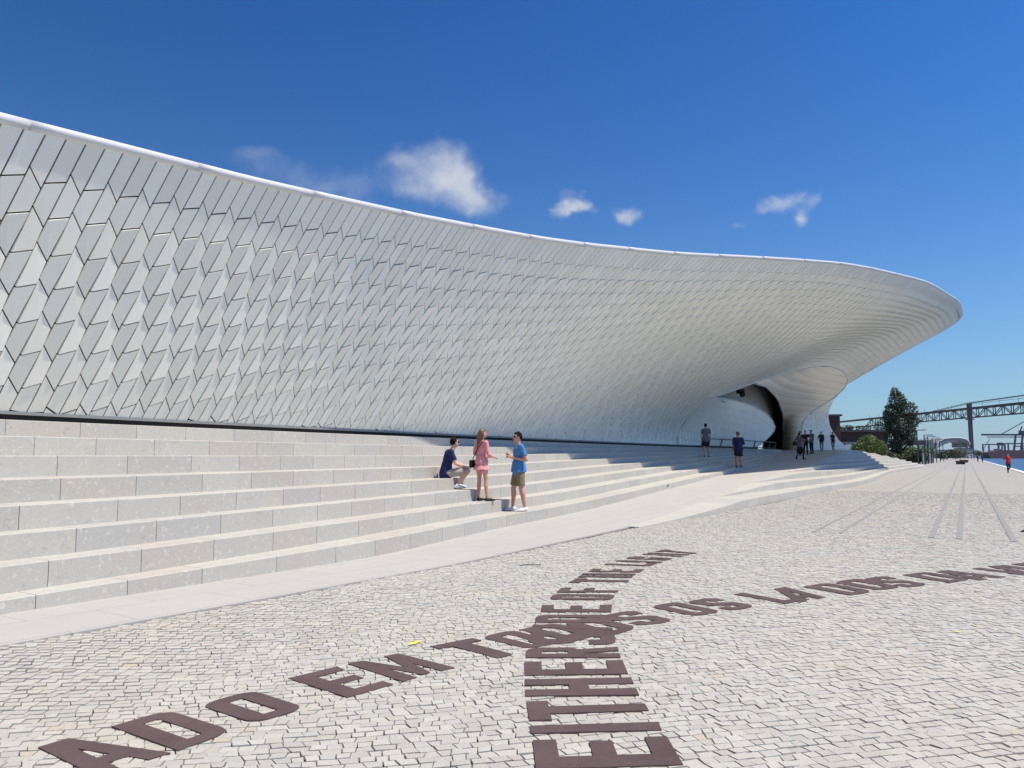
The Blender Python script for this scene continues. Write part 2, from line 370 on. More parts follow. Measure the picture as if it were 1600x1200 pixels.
def setts():
    cw = .073; V = []; rows = []
    q = math.sqrt(.5)
    rnd = np.random.RandomState(3)
    amin, amax = -6, 36
    na = int((amax-amin)/cw)
    def wob(i, b): return .05*math.sin(b*.8+i*.03)+.012*math.sin(b*2.1+i*.11+1)+.06*math.sin(b*.33+i*.017)
    quads = []
    for i in range(na):
        a0 = amin+i*cw; b = -6+rnd.rand()*.1; am = a0+cw/2
        # stay on the strip of promenade n in (EDGE_N, 6.4)
        # n = (a-b)q, s = (a+b)q
        b = max(b, am-6.6/q); bend = min(am+4.6/q, 2*S_NEAR*q-am+.2)
        jl = rnd.uniform(-.01, .01)
        while b < bend:
            w = .062+rnd.rand()*.044
            if rnd.rand() < .06: w += .025
            jr = rnd.uniform(-.011, .011)
            s_ = (am+b+w/2)*q; n_ = (am-b-w/2)*q
            lim = n_0(s_) if s_ > 12 else 6.15
            if EDGE_N+.35 < n_ < lim-.02 and s_ < S_NEAR and in_view(s_, n_, 3.0):
                g = .0014+rnd.rand()**2*.0040
                c = [(a0+wob(i, b)+g, b+jl+g), (a0+wob(i, b+w)+g, b+w+jr-g), (a0+cw+wob(i+1, b+w)-g, b+w-jr-g), (a0+cw+wob(i+1, b)-g, b-jl+g)]
                c = [(x+rnd.uniform(-.003, .003), y+rnd.uniform(-.003, .003)) for x, y in c]
                quads.append(c)
            b += w; jl = jr
    Q = np.array(quads); S_ = (Q[..., 0]+Q[..., 1])*q; N_ = (Q[..., 0]-Q[..., 1])*q
    n = len(Q); cx = S_.mean(1); cn = N_.mean(1)
    zgv = .12*np.clip((9-cx)/5.4, 0, 1.6)*(lambda t: t*t*(3-2*t))(np.clip((cn-4.3)/2.5, 0, 1))
    h = rnd.uniform(-.004, .002, n); tx = rnd.normal(0, .02, n); ty = rnd.normal(0, .02, n)
    dS = S_-cx[:, None]; dN = N_-cn[:, None]
    zt = h[:, None]+tx[:, None]*dS+ty[:, None]*dN+zgv[:, None]
    X = lambda s, nn: s*SX-nn*SY
    Y = lambda s, nn: s*SY+nn*SX
    ins = .985
    top = np.stack([X(cx[:, None]+dS*ins, cn[:, None]+dN*ins), Y(cx[:, None]+dS*ins, cn[:, None]+dN*ins), zt], -1)
    mid = np.stack([X(cx[:, None]+dS, cn[:, None]+dN), Y(cx[:, None]+dS, cn[:, None]+dN), zt-.0018], -1)
    bot = mid.copy(); bot[..., 2] = (zgv-.02)[:, None]
    VV = np.concatenate([top, bot], 1)
    F0 = [(3,2,1,0)] + [(i, (i+1) % 4, 4+(i+1) % 4, 4+i) for i in range(4)]
    # orientation check: first quad normal must point up
    p = top[0]; nz = np.cross(p[1]-p[0], p[2]-p[1])[2]
    if nz > 0: F0 = [f[::-1] for f in F0]
    F0 = np.array(F0)
    d = np.hypot(VV[:, 0, 0], VV[:, 0, 1]); vis = np.array([in_view(a, b_, -.15) and math.hypot(a, b_) > 3.2 for a, b_ in zip(cx, cn)])
    key = np.where(vis, d, d+1000); order = np.argsort(key); near = order[:300]; rest = order[300:]
    for i in near:
        c = VV[i].mean(0); me = bpy.data.meshes.new('sett'); me.from_pydata((VV[i]-c).tolist(), [], F0.tolist()); me.update()
        o = link('sett', me, MT['sett'], prom); o.location = c
    me = bpy.data.meshes.new('setts'); v = VV[rest].reshape(-1, 3); nf = len(rest)*len(F0)
    fa = (F0[None]+(np.arange(len(rest))*8)[:, None, None]).reshape(-1)
    me.vertices.add(len(v)); me.vertices.foreach_set('co', v.ravel()); me.loops.add(nf*4); me.loops.foreach_set('vertex_index', fa)
    me.polygons.add(nf); me.polygons.foreach_set('loop_start', np.arange(nf)*4); me.polygons.foreach_set('use_smooth', np.zeros(nf, bool)); me.update(calc_edges=True); me.validate()
    link('setts', me, MT['sett'], prom, kind='stuff')
    print('setts', n)
setts()
# bands of darker granite let into the paving, old rail lines
for n_, w in ((2.66, .055), (2.18, .055), (.62, .10), (.17, .10), (-.66, .10)):
    m = MB(); s = 16.2
    while s < 560:
        ln = .42 if s < 60 else 40
        a = [W(s+.01, n_-w/2, .010), W(s+ln-.01, n_-w/2, .010), W(s+ln-.01, n_+w/2, .010), W(s+.01, n_+w/2, .010)]
        b_ = [Vector((p.x, p.y, -.01)) for p in a]
        m.add(a+b_, [(0,1,2,3),(4,5,1,0),(5,6,2,1),(6,7,3,2),(7,4,0,3)]); s += ln
    fix_normals(m.build('granite_band', MT['granite'], kind='structure'))
m = MB(); s = -20.0
while s < 900:
    ln = 1.6 if s < 200 else 50
    vs = [W(s+.006, -4.1, -.02), W(s+ln-.006, -4.1, -.02), W(s+ln-.006, -4.6, -.02), W(s+.006, -4.6, -.02)]
    m.add(vs+[Vector((p.x, p.y, .05)) for p in vs], [(0,3,2,1),(4,5,6,7),(0,1,5,4),(1,2,6,5),(2,3,7,6),(3,0,4,7)]); s += ln
fix_normals(m.build('quay_coping', MT['coping'], kind='structure'))
# faint yellow paint marks on the setts
def paint(name, s, n, w, h, seed):
    r_ = random.Random(seed); vs = []; fs = []
    for q in range(5):
        b = len(vs); cs, cn_ = s+r_.uniform(-w, w)*.6, n+r_.uniform(-h, h)*.6; k = 11
        for i in range(k):
            a = 2*math.pi*i/k; rr = r_.uniform(.35, 1)
            vs.append(W(cs+math.cos(a)*w*.42*rr, cn_+math.sin(a)*h*.42*rr, .0085+q*.0005))
        fs.append(tuple(range(b, b+k)))
    return mesh_obj(name, vs, fs, MT['yellow'], prom)
paint('paint_mark', 5.02, 3.86, .13, .05, 2)
paint('paint_mark', 7.7, .12, .03, .05, 5)

# ------------------------------------------------------------------ lettering let into the paving
def arc(cx, cy, rx, ry, a0, a1, n=6):
    return [(cx+rx*math.cos(R(a0+(a1-a0)*i/n)), cy+ry*math.sin(R(a0+(a1-a0)*i/n))) for i in range(n+1)]
GL = {
 'E': [[(0,0),(1,0),(1,.17),(.38,.17),(.38,.42),(.9,.42),(.9,.59),(.38,.59),(.38,.83),(1,.83),(1,1),(0,1)]],
 'F': [[(0,0),(.38,0),(.38,.42),(.92,.42),(.92,.59),(.38,.59),(.38,.83),(1,.83),(1,1),(0,1)]],
 'L': [[(0,0),(1,0),(1,.18),(.38,.18),(.38,1),(0,1)]],
 'I': [[(0,0),(1,0),(1,1),(0,1)]],
 'T': [[(.31,0),(.69,0),(.69,.82),(1,.82),(1,1),(0,1),(0,.82),(.31,.82)]],
 'H': [[(0,0),(.36,0),(.36,.42),(.64,.42),(.64,0),(1,0),(1,1),(.64,1),(.64,.6),(.36,.6),(.36,1),(0,1)]],
 'A': [[(0,0),(.31,0),(.36,.19),(.64,.19),(.69,0),(1,0),(.70,1),(.30,1)],[(.41,.36),(.59,.36),(.51,.68),(.49,.68)]],
 'M': [[(0,0),(.26,0),(.26,.52),(.42,.06),(.58,.06),(.74,.52),(.74,0),(1,0),(1,1),(.72,1),(.5,.42),(.28,1),(0,1)]],
 'V': [[(.30,0),(.70,0),(1,1),(.68,1),(.5,.3),(.32,1),(0,1)]],
 'D': [[(0,0)]+arc(.62,.16,.38,.16,-90,0)+arc(.62,.84,.38,.16,0,90)+[(0,1)],[(.36,.16),(.62,.16),(.65,.2),(.65,.8),(.62,.84),(.36,.84)]],
 'O': [arc(.36,.15,.36,.15,180,270)+arc(.64,.15,.36,.15,270,360)+arc(.64,.85,.36,.15,0,90)+arc(.36,.85,.36,.15,90,180),[(.36,.17),(.64,.17),(.64,.83),(.36,.83)]],
 'R': [[(0,0),(.37,0),(.37,.38),(.42,.38),(.64,0),(1,0),(.80,.40)]+arc(.64,.55,.36,.12,-60,0,3)+arc(.64,.86,.36,.14,0,90)+[(0,1)],[(.36,.55),(.64,.55),(.64,.83),(.36,.83)]],
 'S': [[(0,.3),(0,.14)]+arc(.36,.14,.36,.14,180,270,4)+arc(.64,.14,.36,.14,270,360,4)+[(1,.42),(.9,.5),(.4,.66),(.37,.7),(.37,.82),(.63,.82),(.63,.7),(1,.7)]+arc(.64,.86,.36,.14,0,90,4)+arc(.36,.86,.36,.14,90,180,4)+[(0,.6),(.1,.51),(.6,.35),(.63,.3),(.63,.17),(.37,.17),(.37,.3)]],
 'G': [arc(.36,.14,.36,.14,180,270,4)+arc(.64,.14,.36,.14,270,360,4)+[(1,.54),(.5,.54),(.5,.39),(.64,.39),(.64,.17),(.37,.17),(.37,.82),(.63,.82),(.63,.68),(1,.68)]+arc(.64,.86,.36,.14,0,90,4)+arc(.36,.86,.36,.14,90,180,4)],
}
TEXT_PT = [
    ('A', (2.194, 4.197), (2.570, 4.177), (2.249, 3.599), (2.605, 3.536)),
    ('D', (2.680, 4.155), (3.012, 4.130), (2.644, 3.531), (2.978, 3.521)),
    ('O', (3.167, 4.050), (3.528, 4.010), (3.120, 3.518), (3.459, 3.461)),
    ('E', (3.838, 4.012), (4.213, 3.932), (3.735, 3.388), (4.094, 3.318)),
    ('M', (4.320, 3.916), (4.730, 3.787), (4.177, 3.304), (4.627, 3.197)),
    ('T', (5.027, 3.707), (5.426, 3.573), (4.863, 3.095), (5.284, 2.996)),
    ('O', (5.486, 3.536), (5.852, 3.445), (5.357, 3.008), (5.662, 2.873)),
    ('D', (5.883, 3.392), (6.274, 3.279), (5.747, 2.812), (6.097, 2.702)),
    ('O', (6.294, 3.193), (6.709, 3.082), (6.034, 2.628), (6.500, 2.539)),
    ('S', (6.698, 3.044), (7.171, 2.884), (6.580, 2.528), (6.941, 2.357)),
    ('O', (7.428, 2.790), (7.808, 2.641), (7.208, 2.262), (7.564, 2.095)),
    ('S', (7.855, 2.562), (8.218, 2.401), (7.645, 2.018), (8.005, 1.876)),
    ('L', (8.554, 2.239), (8.920, 2.085), (8.268, 1.657), (8.654, 1.481)),
    ('A', (8.971, 1.999), (9.462, 1.790), (8.412, 1.546), (8.856, 1.354)),
    ('D', (9.423, 1.684), (9.873, 1.489), (9.136, 1.137), (9.520, 0.947)),
    ('O', (9.928, 1.440), (10.416, 1.223), (9.601, 0.929), (9.983, 0.691)),
    ('S', (10.356, 1.181), (10.777, 0.955), (9.993, 0.633), (10.334, 0.440)),
    ('D', (10.981, 0.761), (11.431, 0.523), (10.607, 0.243), (11.055, -0.007)),
    ('A', (11.355, 0.491), (11.882, 0.198), (11.006, -0.066), (11.491, -0.358)),
    ('V', (12.065, 0.000), (12.577, -0.281), (11.558, -0.521), (12.072, -0.780)),
    ('I', (12.505, -0.279), (12.703, -0.374), (12.113, -0.851), (12.296, -0.947)),
    ('D', (12.831, -0.468), (13.285, -0.732), (12.397, -1.010), (12.884, -1.276)),
    ('A', (13.402, -0.800), (13.898, -1.103), (12.992, -1.343), (13.528, -1.652)),
]
TEXT_EN = [
    ('E', (3.360, 1.843), (3.680, 2.039), (3.771, 1.255), (4.094, 1.449)),
    ('I', (3.765, 2.098), (3.862, 2.156), (4.172, 1.505), (4.283, 1.563)),
    ('T', (3.936, 2.201), (4.219, 2.381), (4.356, 1.628), (4.635, 1.797)),
    ('H', (4.314, 2.442), (4.622, 2.621), (4.698, 1.839), (5.026, 2.024)),
    ('E', (4.706, 2.668), (5.002, 2.838), (5.101, 2.075), (5.406, 2.242)),
    ('R', (5.115, 2.891), (5.360, 3.022), (5.473, 2.283), (5.757, 2.427)),
    ('S', (5.485, 3.092), (5.891, 3.283), (5.828, 2.467), (6.189, 2.637)),
    ('I', (6.026, 3.345), (6.121, 3.385), (6.272, 2.684), (6.360, 2.727)),
    ('D', (6.210, 3.414), (6.496, 3.558), (6.548, 2.813), (6.870, 2.951)),
    ('E', (6.648, 3.592), (6.947, 3.738), (6.991, 3.009), (7.319, 3.139)),
    ('O', (7.253, 3.827), (7.564, 3.920), (7.572, 3.250), (7.866, 3.331)),
    ('F', (7.665, 3.941), (7.945, 4.028), (8.020, 3.376), (8.304, 3.460)),
    ('T', (8.332, 4.126), (8.650, 4.174), (8.600, 3.518), (8.965, 3.592)),
    ('H', (8.746, 4.207), (9.062, 4.282), (9.059, 3.625), (9.378, 3.691)),
    ('E', (9.228, 4.287), (9.488, 4.333), (9.501, 3.694), (9.782, 3.732)),
    ('L', (9.935, 4.366), (10.198, 4.409), (10.101, 3.781), (10.406, 3.777)),
    ('I', (10.311, 4.360), (10.448, 4.378), (10.473, 3.763), (10.621, 3.769)),
    ('G', (10.660, 4.371), (10.952, 4.352), (10.783, 3.755), (11.049, 3.764)),
    ('H', (11.238, 4.321), (11.516, 4.291), (11.257, 3.719), (11.599, 3.693)),
    ('T', (11.694, 4.272), (12.008, 4.225), (11.596, 3.667), (11.932, 3.631)),
]

def lettering(name, data, z, label, **k):
    root = empty(name, W(*data[0][1], 0), label=label, cat='ground lettering', **k)
    z0 = z
    for iq, (ch, TL, TR, BL, BR) in enumerate(data):
        z = z0+.00045*(iq % 3)
        loops = []
        for lp in GL[ch]:
            pts = []
            for i, (u, v) in enumerate(lp):
                s = lerp(lerp(BL[0], BR[0], u), lerp(TL[0], TR[0], u), v); n = lerp(lerp(BL[1], BR[1], u), lerp(TL[1], TR[1], u), v)
                if not pts or (abs(pts[-1][0]-s)+abs(pts[-1][1]-n)) > 1e-4: pts.append((s, n))
            loops.append(pts)
        flat = [p for lp in loops for p in lp]
        tris = geometry.tessellate_polygon([[Vector((p[0], p[1], 0)) for p in lp] for lp in loops])
        c = W(TL[0], TL[1], 0)
        o0 = root.location
        top = [W(p[0], p[1], z)-o0 for p in flat]; bot = [W(p[0], p[1], -.01)-o0 for p in flat]; N_ = len(flat)
        fs = [tuple(t) for t in tris]; b = 0
        for lp in loops:
            m_ = len(lp)
            for i in range(m_): fs.append((b+i, b+(i+1) % m_, N_+b+(i+1) % m_, N_+b+i))
            b += m_
        o = mesh_obj('letter', top+bot, fs, MT['inlay'], root); fix_normals(o)
    return root
lettering('inlaid_lettering', TEXT_PT, .0060, 'brown inlaid letters reading ADO EM TODOS OS LADOS DA, running left to right')
lettering('inlaid_lettering', TEXT_EN, .0078, 'brown inlaid letters reading EITHER SIDE OF THE LIGHT, leading away from the camera')

# ------------------------------------------------------------------ ramp pavement and the steps
def inner_n(s): return n_k(1, s)+.2 if s < 67 else (16.5 if s < 150 else 9)
vs = []; fs = []; ss = [-12+i*.8 for i in range(int(166/.8))]; NJ = 7
for s in ss:
    for j in range(NJ): vs_n = lerp(n_e(s), inner_n(s), j/(NJ-1)); vs.append(W(s, vs_n, z_k(0, s, vs_n)+.007))
for i in range(len(ss)-1):
    for j in range(NJ-1): a = i*NJ+j; fs.append((a, a+NJ, a+NJ+1, a+1))
ramp = mesh_obj('ramp_pavement', vs, fs, MT['ramp'], kind='structure')
m = MB()
for i in range(len(ss)-1):
    s0, s1 = ss[i], ss[i+1]
    m.add([W(s0, n_e(s0), z_k(0, s0, 6.15)+.007), W(s1, n_e(s1), z_k(0, s1, 6.15)+.007), W(s1, n_e(s1), -.1), W(s0, n_e(s0), -.1)], [(0,1,2,3)])
m.build('ramp_edge', MT['ramp'], ramp, kind='structure')
def block(s0, s1, nf, nb_, zl, zt, g=.0035):
    vs = []; ch = .007
    for s in (s0+g, s1-g):
        f = nf(s); b_ = nb_(s); lo = zl(s); t = zt(s)
        vs += [W(s, f, lo), W(s, f, t-ch), W(s, f+ch, t), W(s, b_, t), W(s, b_, lo)]
    return vs, [(0,1,2,3,4), (9,8,7,6,5), (0,5,6,1), (1,6,7,2), (2,7,8,3), (3,8,9,4), (4,9,5,0)]
def place_blocks(root, items, limit, name):
    items.sort(key=lambda t: t[0]); rest = MB()
    for i, (d, vs, fs) in enumerate(items):
        if i < limit:
            c = sum((Vector(v) for v in vs), Vector())/len(vs)
            o = mesh_obj(name, [v-c for v in vs], fs, MT['lime'], root); o.location = c-root.location
            fix_normals(o)
        else: rest.add([v-root.location for v in vs], fs)
    o = rest.build(name+'s', MT['lime'], root, kind='stuff'); fix_normals(o)
def steps():
    root = empty('stone_steps', W(15, 8.5, .25), label='long terrace of pale limestone seating steps climbing to the foot of the tiled building', cat='steps')
    items = []
    for k in range(1, 9):
        r_ = random.Random(50+k); s = -7+r_.random()
        while s < 66.6:
            ln = 1.02 if s < 60 else .9
            ln += r_.choice((0, 0, 0, .0, .12, -.1))
            s1 = min(s+ln, 66.9)
            zt = lambda q, k=k: z_k(k, q); zl = lambda q, k=k: z_k(k-1, q, 7.4)-.03
            off = lambda q, k=k: n_k(k, q)+.004*math.sin(q*3+k)
            bk = lambda q, k=k: n_k(k+1, q)+.05
            vs, fs = block(s, s1, off, bk, zl, zt)
            p = W(s, n_k(k, s)); vis = in_view(s, n_k(k, s), 0)
            items.append((math.hypot(p.x, p.y)+(0 if vis else 500), vs, fs)); s = s1
    place_blocks(root, items, 300, 'stone_block')
    core = MB()
    for k in range(1, 9):
        for i in range(75):
            s0, s1 = -7+i, -6+i
            if s1 > 67: break
            a = [W(s0, n_k(k, s0)+.02, z_k(k-1, s0)-.03), W(s1, n_k(k, s1)+.02, z_k(k-1, s1)-.03), W(s1, n_k(k, s1)+.02, z_k(k, s1)-.016), W(s0, n_k(k, s0)+.02, z_k(k, s0)-.016)]
            b_ = [W(s1, n_k(k+1, s1)+.05, z_k(k, s1)-.016), W(s0, n_k(k+1, s0)+.05, z_k(k, s0)-.016)]
            core.add([v-root.location for v in a+b_], [(0,1,2,3), (3,2,4,5)])
    core.build('bedding', MT['joint'], root)
    root2 = empty('stone_steps', W(40, 5, 0), label='lower fan of pale steps spilling from the ramp edge down to the setts', cat='steps')
    items = []
    for j in range(1, 9):
        r_ = random.Random(90+j); s = 14+r_.random()
        while s < 139:
            ln = 1.25; s1 = s+ln; mid = (s+s1)/2
            def fr(q):
                mm = z_ramp(q)/.25; f = (j-1)/mm if mm > j-1 else 1
                return lerp(n_0(q), n_e(q), min(1, f))
            def frb(q):
                mm = z_ramp(q)/.25; f = j/mm if mm > j else 1
                return lerp(n_0(q), n_e(q), min(1, f))+.05
            if z_ramp(mid) > .25*(j-1)+.015:
                zt = lambda q: max(.25*(j-1)+.01, min(.25*j, z_ramp(q)+.012))
                zl = lambda q: .25*(j-1)-.03
                vs, fs = block(s, s1, fr, frb, zl, zt, .004)
                p = W(s, fr(s)); items.append((math.hypot(p.x, p.y), vs, fs))
            s = s1
    place_blocks(root2, items, 160, 'stone_block')
steps()

# ------------------------------------------------------------------ the tiled building
_nr = Curve1([(-8,9.5),(0,9.88),(5,10.17),(7.5,10.27),(10,10.36),(12.5,10.33),(15,10.19),(17.8,10.03),(20.3,9.61),(23.2,9.16),(25.9,8.42),(29.8,7.01),(33.1,5.57),(36.9,4.04),(41.2,2.53),(46.6,1.33),(52,.85),(58,.45),(64,.0),(70,-.22),(76,-.30),(80,1.4),(85,4.1),(90,6.8),(100,11.8),(112,18)])
_zr = Curve1([(-8,5.0),(0,5.2),(4.7,5.63),(5.15,5.69),(6.25,5.83),(7.45,5.98),(8.55,6.12),(9.9,6.31),(12.45,6.65),(15,6.99),(17.8,7.39),(20.3,7.72),(23.2,8.18),(25.9,8.55),(29.8,9.12),(33.1,9.54),(36.9,9.97),(41.2,10.26),(46.6,10.75),(52,11.35),(58,12.05),(64,12.7),(70,13.25),(76,13.5),(80,13.3),(85,12.8),(90,12.0),(100,10.6),(112,9.0)])
_lip_n = Curve1([(42.5,12.46),(46.3,12.06),(52.2,11.89),(57.1,11.42),(62.1,10.74),(69.8,9.48),(73.6,9.05),(76,9.0)])
_lip_z = Curve1([(42.5,4.72),(46.3,5.41),(52.2,6.39),(57.1,7.23),(62.1,8.15),(69.8,9.02),(73.6,8.95),(76,8.35)])
S_C = 42.5
def mir(s): return 152-s if s > 76 else s
def rim(s): q = s; return Vector((_nr(q), _zr(q)))
def n_b(s): return n_k(8, min(s, 66))+.22
def bez(P, t):
    u = 1-t; return P[0]*(u**3)+P[1]*(3*u*u*t)+P[2]*(3*u*t*t)+P[3]*(t**3)
def ctrl(s):
    Rm = rim(s); B = Vector((n_b(s), 2.11)); dn = B.x-Rm.x; dz = Rm.y-B.y; w = sstep(s, 6, 42)
    P1 = Rm+Vector((dn*lerp(.333, .10, w), -dz*lerp(.333, .16, w))); P2 = B+Vector((dn*lerp(-.333, .07, w), dz*lerp(.333, .31, w)))
    return [Rm, P1, P2, B]
def split(P, t):
    a = P[0].lerp(P[1], t); b = P[1].lerp(P[2], t); c = P[2].lerp(P[3], t); d = a.lerp(b, t); e = b.lerp(c, t); f = d.lerp(e, t)
    return [P[0], a, d, f], [f, e, c, P[3]]
P42 = ctrl(S_C)
tl = min((abs(bez(P42, i/400).y-4.72), i/400) for i in range(401))[1]
U42, L42 = split(P42, tl)
LIPFIX = U42[3]-Vector((12.46, 4.72))
def lip(s):
    w = 1-sstep(s, S_C, 56); return Vector((_lip_n(s), _lip_z(s)))+LIPFIX*w
def upper(s):
    w = (s-S_C)/(76-S_C); Rm = rim(s); Lp = lip(s)
    return [Rm, Rm+(U42[1]-U42[0]).lerp(Vector((-.02, -.75)), w), Lp+(U42[2]-U42[3]).lerp(Vector((-4.6, 2.7)), w), Lp]
KL = [Vector(p) for p in ((9.0,8.35),(9.7,7.45),(10.45,6.35),(10.75,5.3),(10.6,4.2),(9.9,2.95),(8.85,1.98))]
NSEG = 40
def section(s):
    if s <= S_C: P = ctrl(s); pts = [bez(P, i/NSEG) for i in range(NSEG+1)]
    elif s <= 76: P = upper(s); pts = [bez(P, i/NSEG) for i in range(NSEG+1)]
    else:
        off = Vector((.16*max(0, s-76)+.006*max(0, s-76)**2, 0)); Rm = rim(s); L = KL[0]+off; sh = max(.12, min(1, (L.x-Rm.x)/9.3))
        P = [Rm, Rm+Vector((-.02, -.75)), L+Vector((-4.6, 2.7))*sh, L]
        pts = [bez(P, i/28) for i in range(29)]
        for i in range(len(KL)-1):
            for t in (.5, 1): pts.append(KL[i].lerp(KL[i+1], t)+off)
    return pts
class Skin:
    """surface points by position along the building and length of skin below the rim"""
    def __init__(k, sec, s0, s1, ds=.25, da=.125):
        k.s0, k.ds, k.da = s0, ds, da; k.rows = []; k.tot = []
        i = 0
        while s0+i*ds <= s1+1e-6:
            pts = sec(s0+i*ds); L = [0]
            for a, b in zip(pts, pts[1:]): L.append(L[-1]+(b-a).length)
            out = []; j = 0; tot = L[-1]; a = 0.0
            while True:
                while j < len(L)-2 and L[j+1] < a: j += 1
                t = (a-L[j])/max(1e-9, L[j+1]-L[j]); out.append(pts[j].lerp(pts[j+1], t))
                if a > tot: break
                a += da
            k.rows.append(out); k.tot.append(tot); i += 1
    def total(k, s):
        x = (s-k.s0)/k.ds; i = max(0, min(len(k.tot)-2, int(math.floor(x)))); return lerp(k.tot[i], k.tot[i+1], x-i)
    def nz(k, s, a):
        x = (s-k.s0)/k.ds; i = max(0, min(len(k.tot)-2, int(math.floor(x)))); f = x-i; y = a/k.da; j = max(0, int(math.floor(y))); g = y-j
        def row(r):
            q = min(j, len(r)-2); gg = y-q; return r[q].lerp(r[q+1], gg) if gg <= 1.5 else r[q+1]+(r[q+1]-r[q])*(gg-1)
        return row(k.rows[i]).lerp(row(k.rows[i+1]), f)
    def P(k, s, a):
        v = k.nz(s, a); return W(s, v.x, v.y)
    def N(k, s, a):
        e = .12; u = k.P(s+e, a)-k.P(s-e, a); v = k.P(s, a+e)-k.P(s, max(0, a-e)); n = u.cross(v)
        n.normalize()
        # outwards = towards the river or downwards
        return n if n.dot(W(0, -1, -.3)) > 0 else -n
slant = Curve1([(-10,.14),(0,.16),(8,.24),(16,.38),(26,.40),(32,.2),(37,.0),(120,.0)])
def build_tiles(skin, s_a, s_b, root_loc, domain, top_row=.55, ripple=1.0, width=.275):
    """columns of tiles, alternately folded out and in; returns list of (distance, verts, faces)"""
    items = []; n_col = int((s_b-s_a)/width); PER = .98
    for i in range(n_col):
        sa = s_a+i*width; sb = sa+width; ph = (i % 2)*PER/2; sm = (sa+sb)/2
        k0, k1 = max(0, slant(sa)), max(0, slant(sb))
        g = lerp(.0120, .0085, sstep(sm, 8, 24))
        def pos(side, a, h):
            s_top, kk = (sa, k0) if side == 0 else (sb, k1)
            s = s_top-kk*a+(g if side == 0 else -g)
            return s, a
        amax = [domain(sa, k0), domain(sb, k1)]
        if abs(amax[0]-amax[1]) > 1.5 or sa <= 76 < sb: amax = [min(amax)]*2
        if min(amax) < .15: continue
        # joints down the column: 'line' = folded out (level joint), 'fall' = folded in (sloping joint)
        js = [('top', 0, 0)]; a = .62 if ph == 0 else .60; kind = 'line' if ph == 0 else 'fall'
        while a < max(amax)+.6:
            if kind == 'line': js.append(('line', a+.03, a-.03)); a += PER/2; kind = 'fall'
            else: js.append(('fall', a-.125, a+.125)); a += PER/2; kind = 'line'
        js.append(('end', 99, 99))
        for (t0, l0, r0), (t1, l1, r1) in zip(js, js[1:]):
            c = []
            la, lb = min(l0, amax[0]-.0), min(l1, amax[0]); ra, rb = min(r0, amax[1]), min(r1, amax[1])
            if lb-la < .012 and rb-ra < .012: continue
            gv = g
            fade = ripple*sstep((l0+l1)/2 if l1 < 90 else l0, .5, 1.6)*sstep(min(amax)-(l0 if l1 > 90 else l1), -.2, .9)
            H = lerp(.040, .030, sstep(sm, 8, 26))*fade
            def hh(t, left):
                if t == 'line': return H*(1.0 if left else .75)
                return 0.0
            corners = [(0, la+gv, hh(t0, True) if la < amax[0]-.01 else 0), (1, ra+gv, hh(t0, False)), (1, max(ra+gv+.004, rb-gv), hh(t1, False) if r1 < amax[1] else 0), (0, max(la+gv+.004, lb-gv), hh(t1, True) if l1 < amax[0] else 0)]
            top = []; bot = []
            for sd, a_, h in corners:
                s, a2 = pos(sd, a_, h); p = skin.P(s, a2); nn = skin.N(s, a2)
                top.append(p+nn*h); bot.append(p-nn*.022)
            cen = (top[0]+top[1]+top[2]+top[3])/4
            items.append((cen.length, top+bot, [(0,1,2,3),(0,4,5,1),(1,5,6,2),(2,6,7,3),(3,7,4,0)]))
    return items
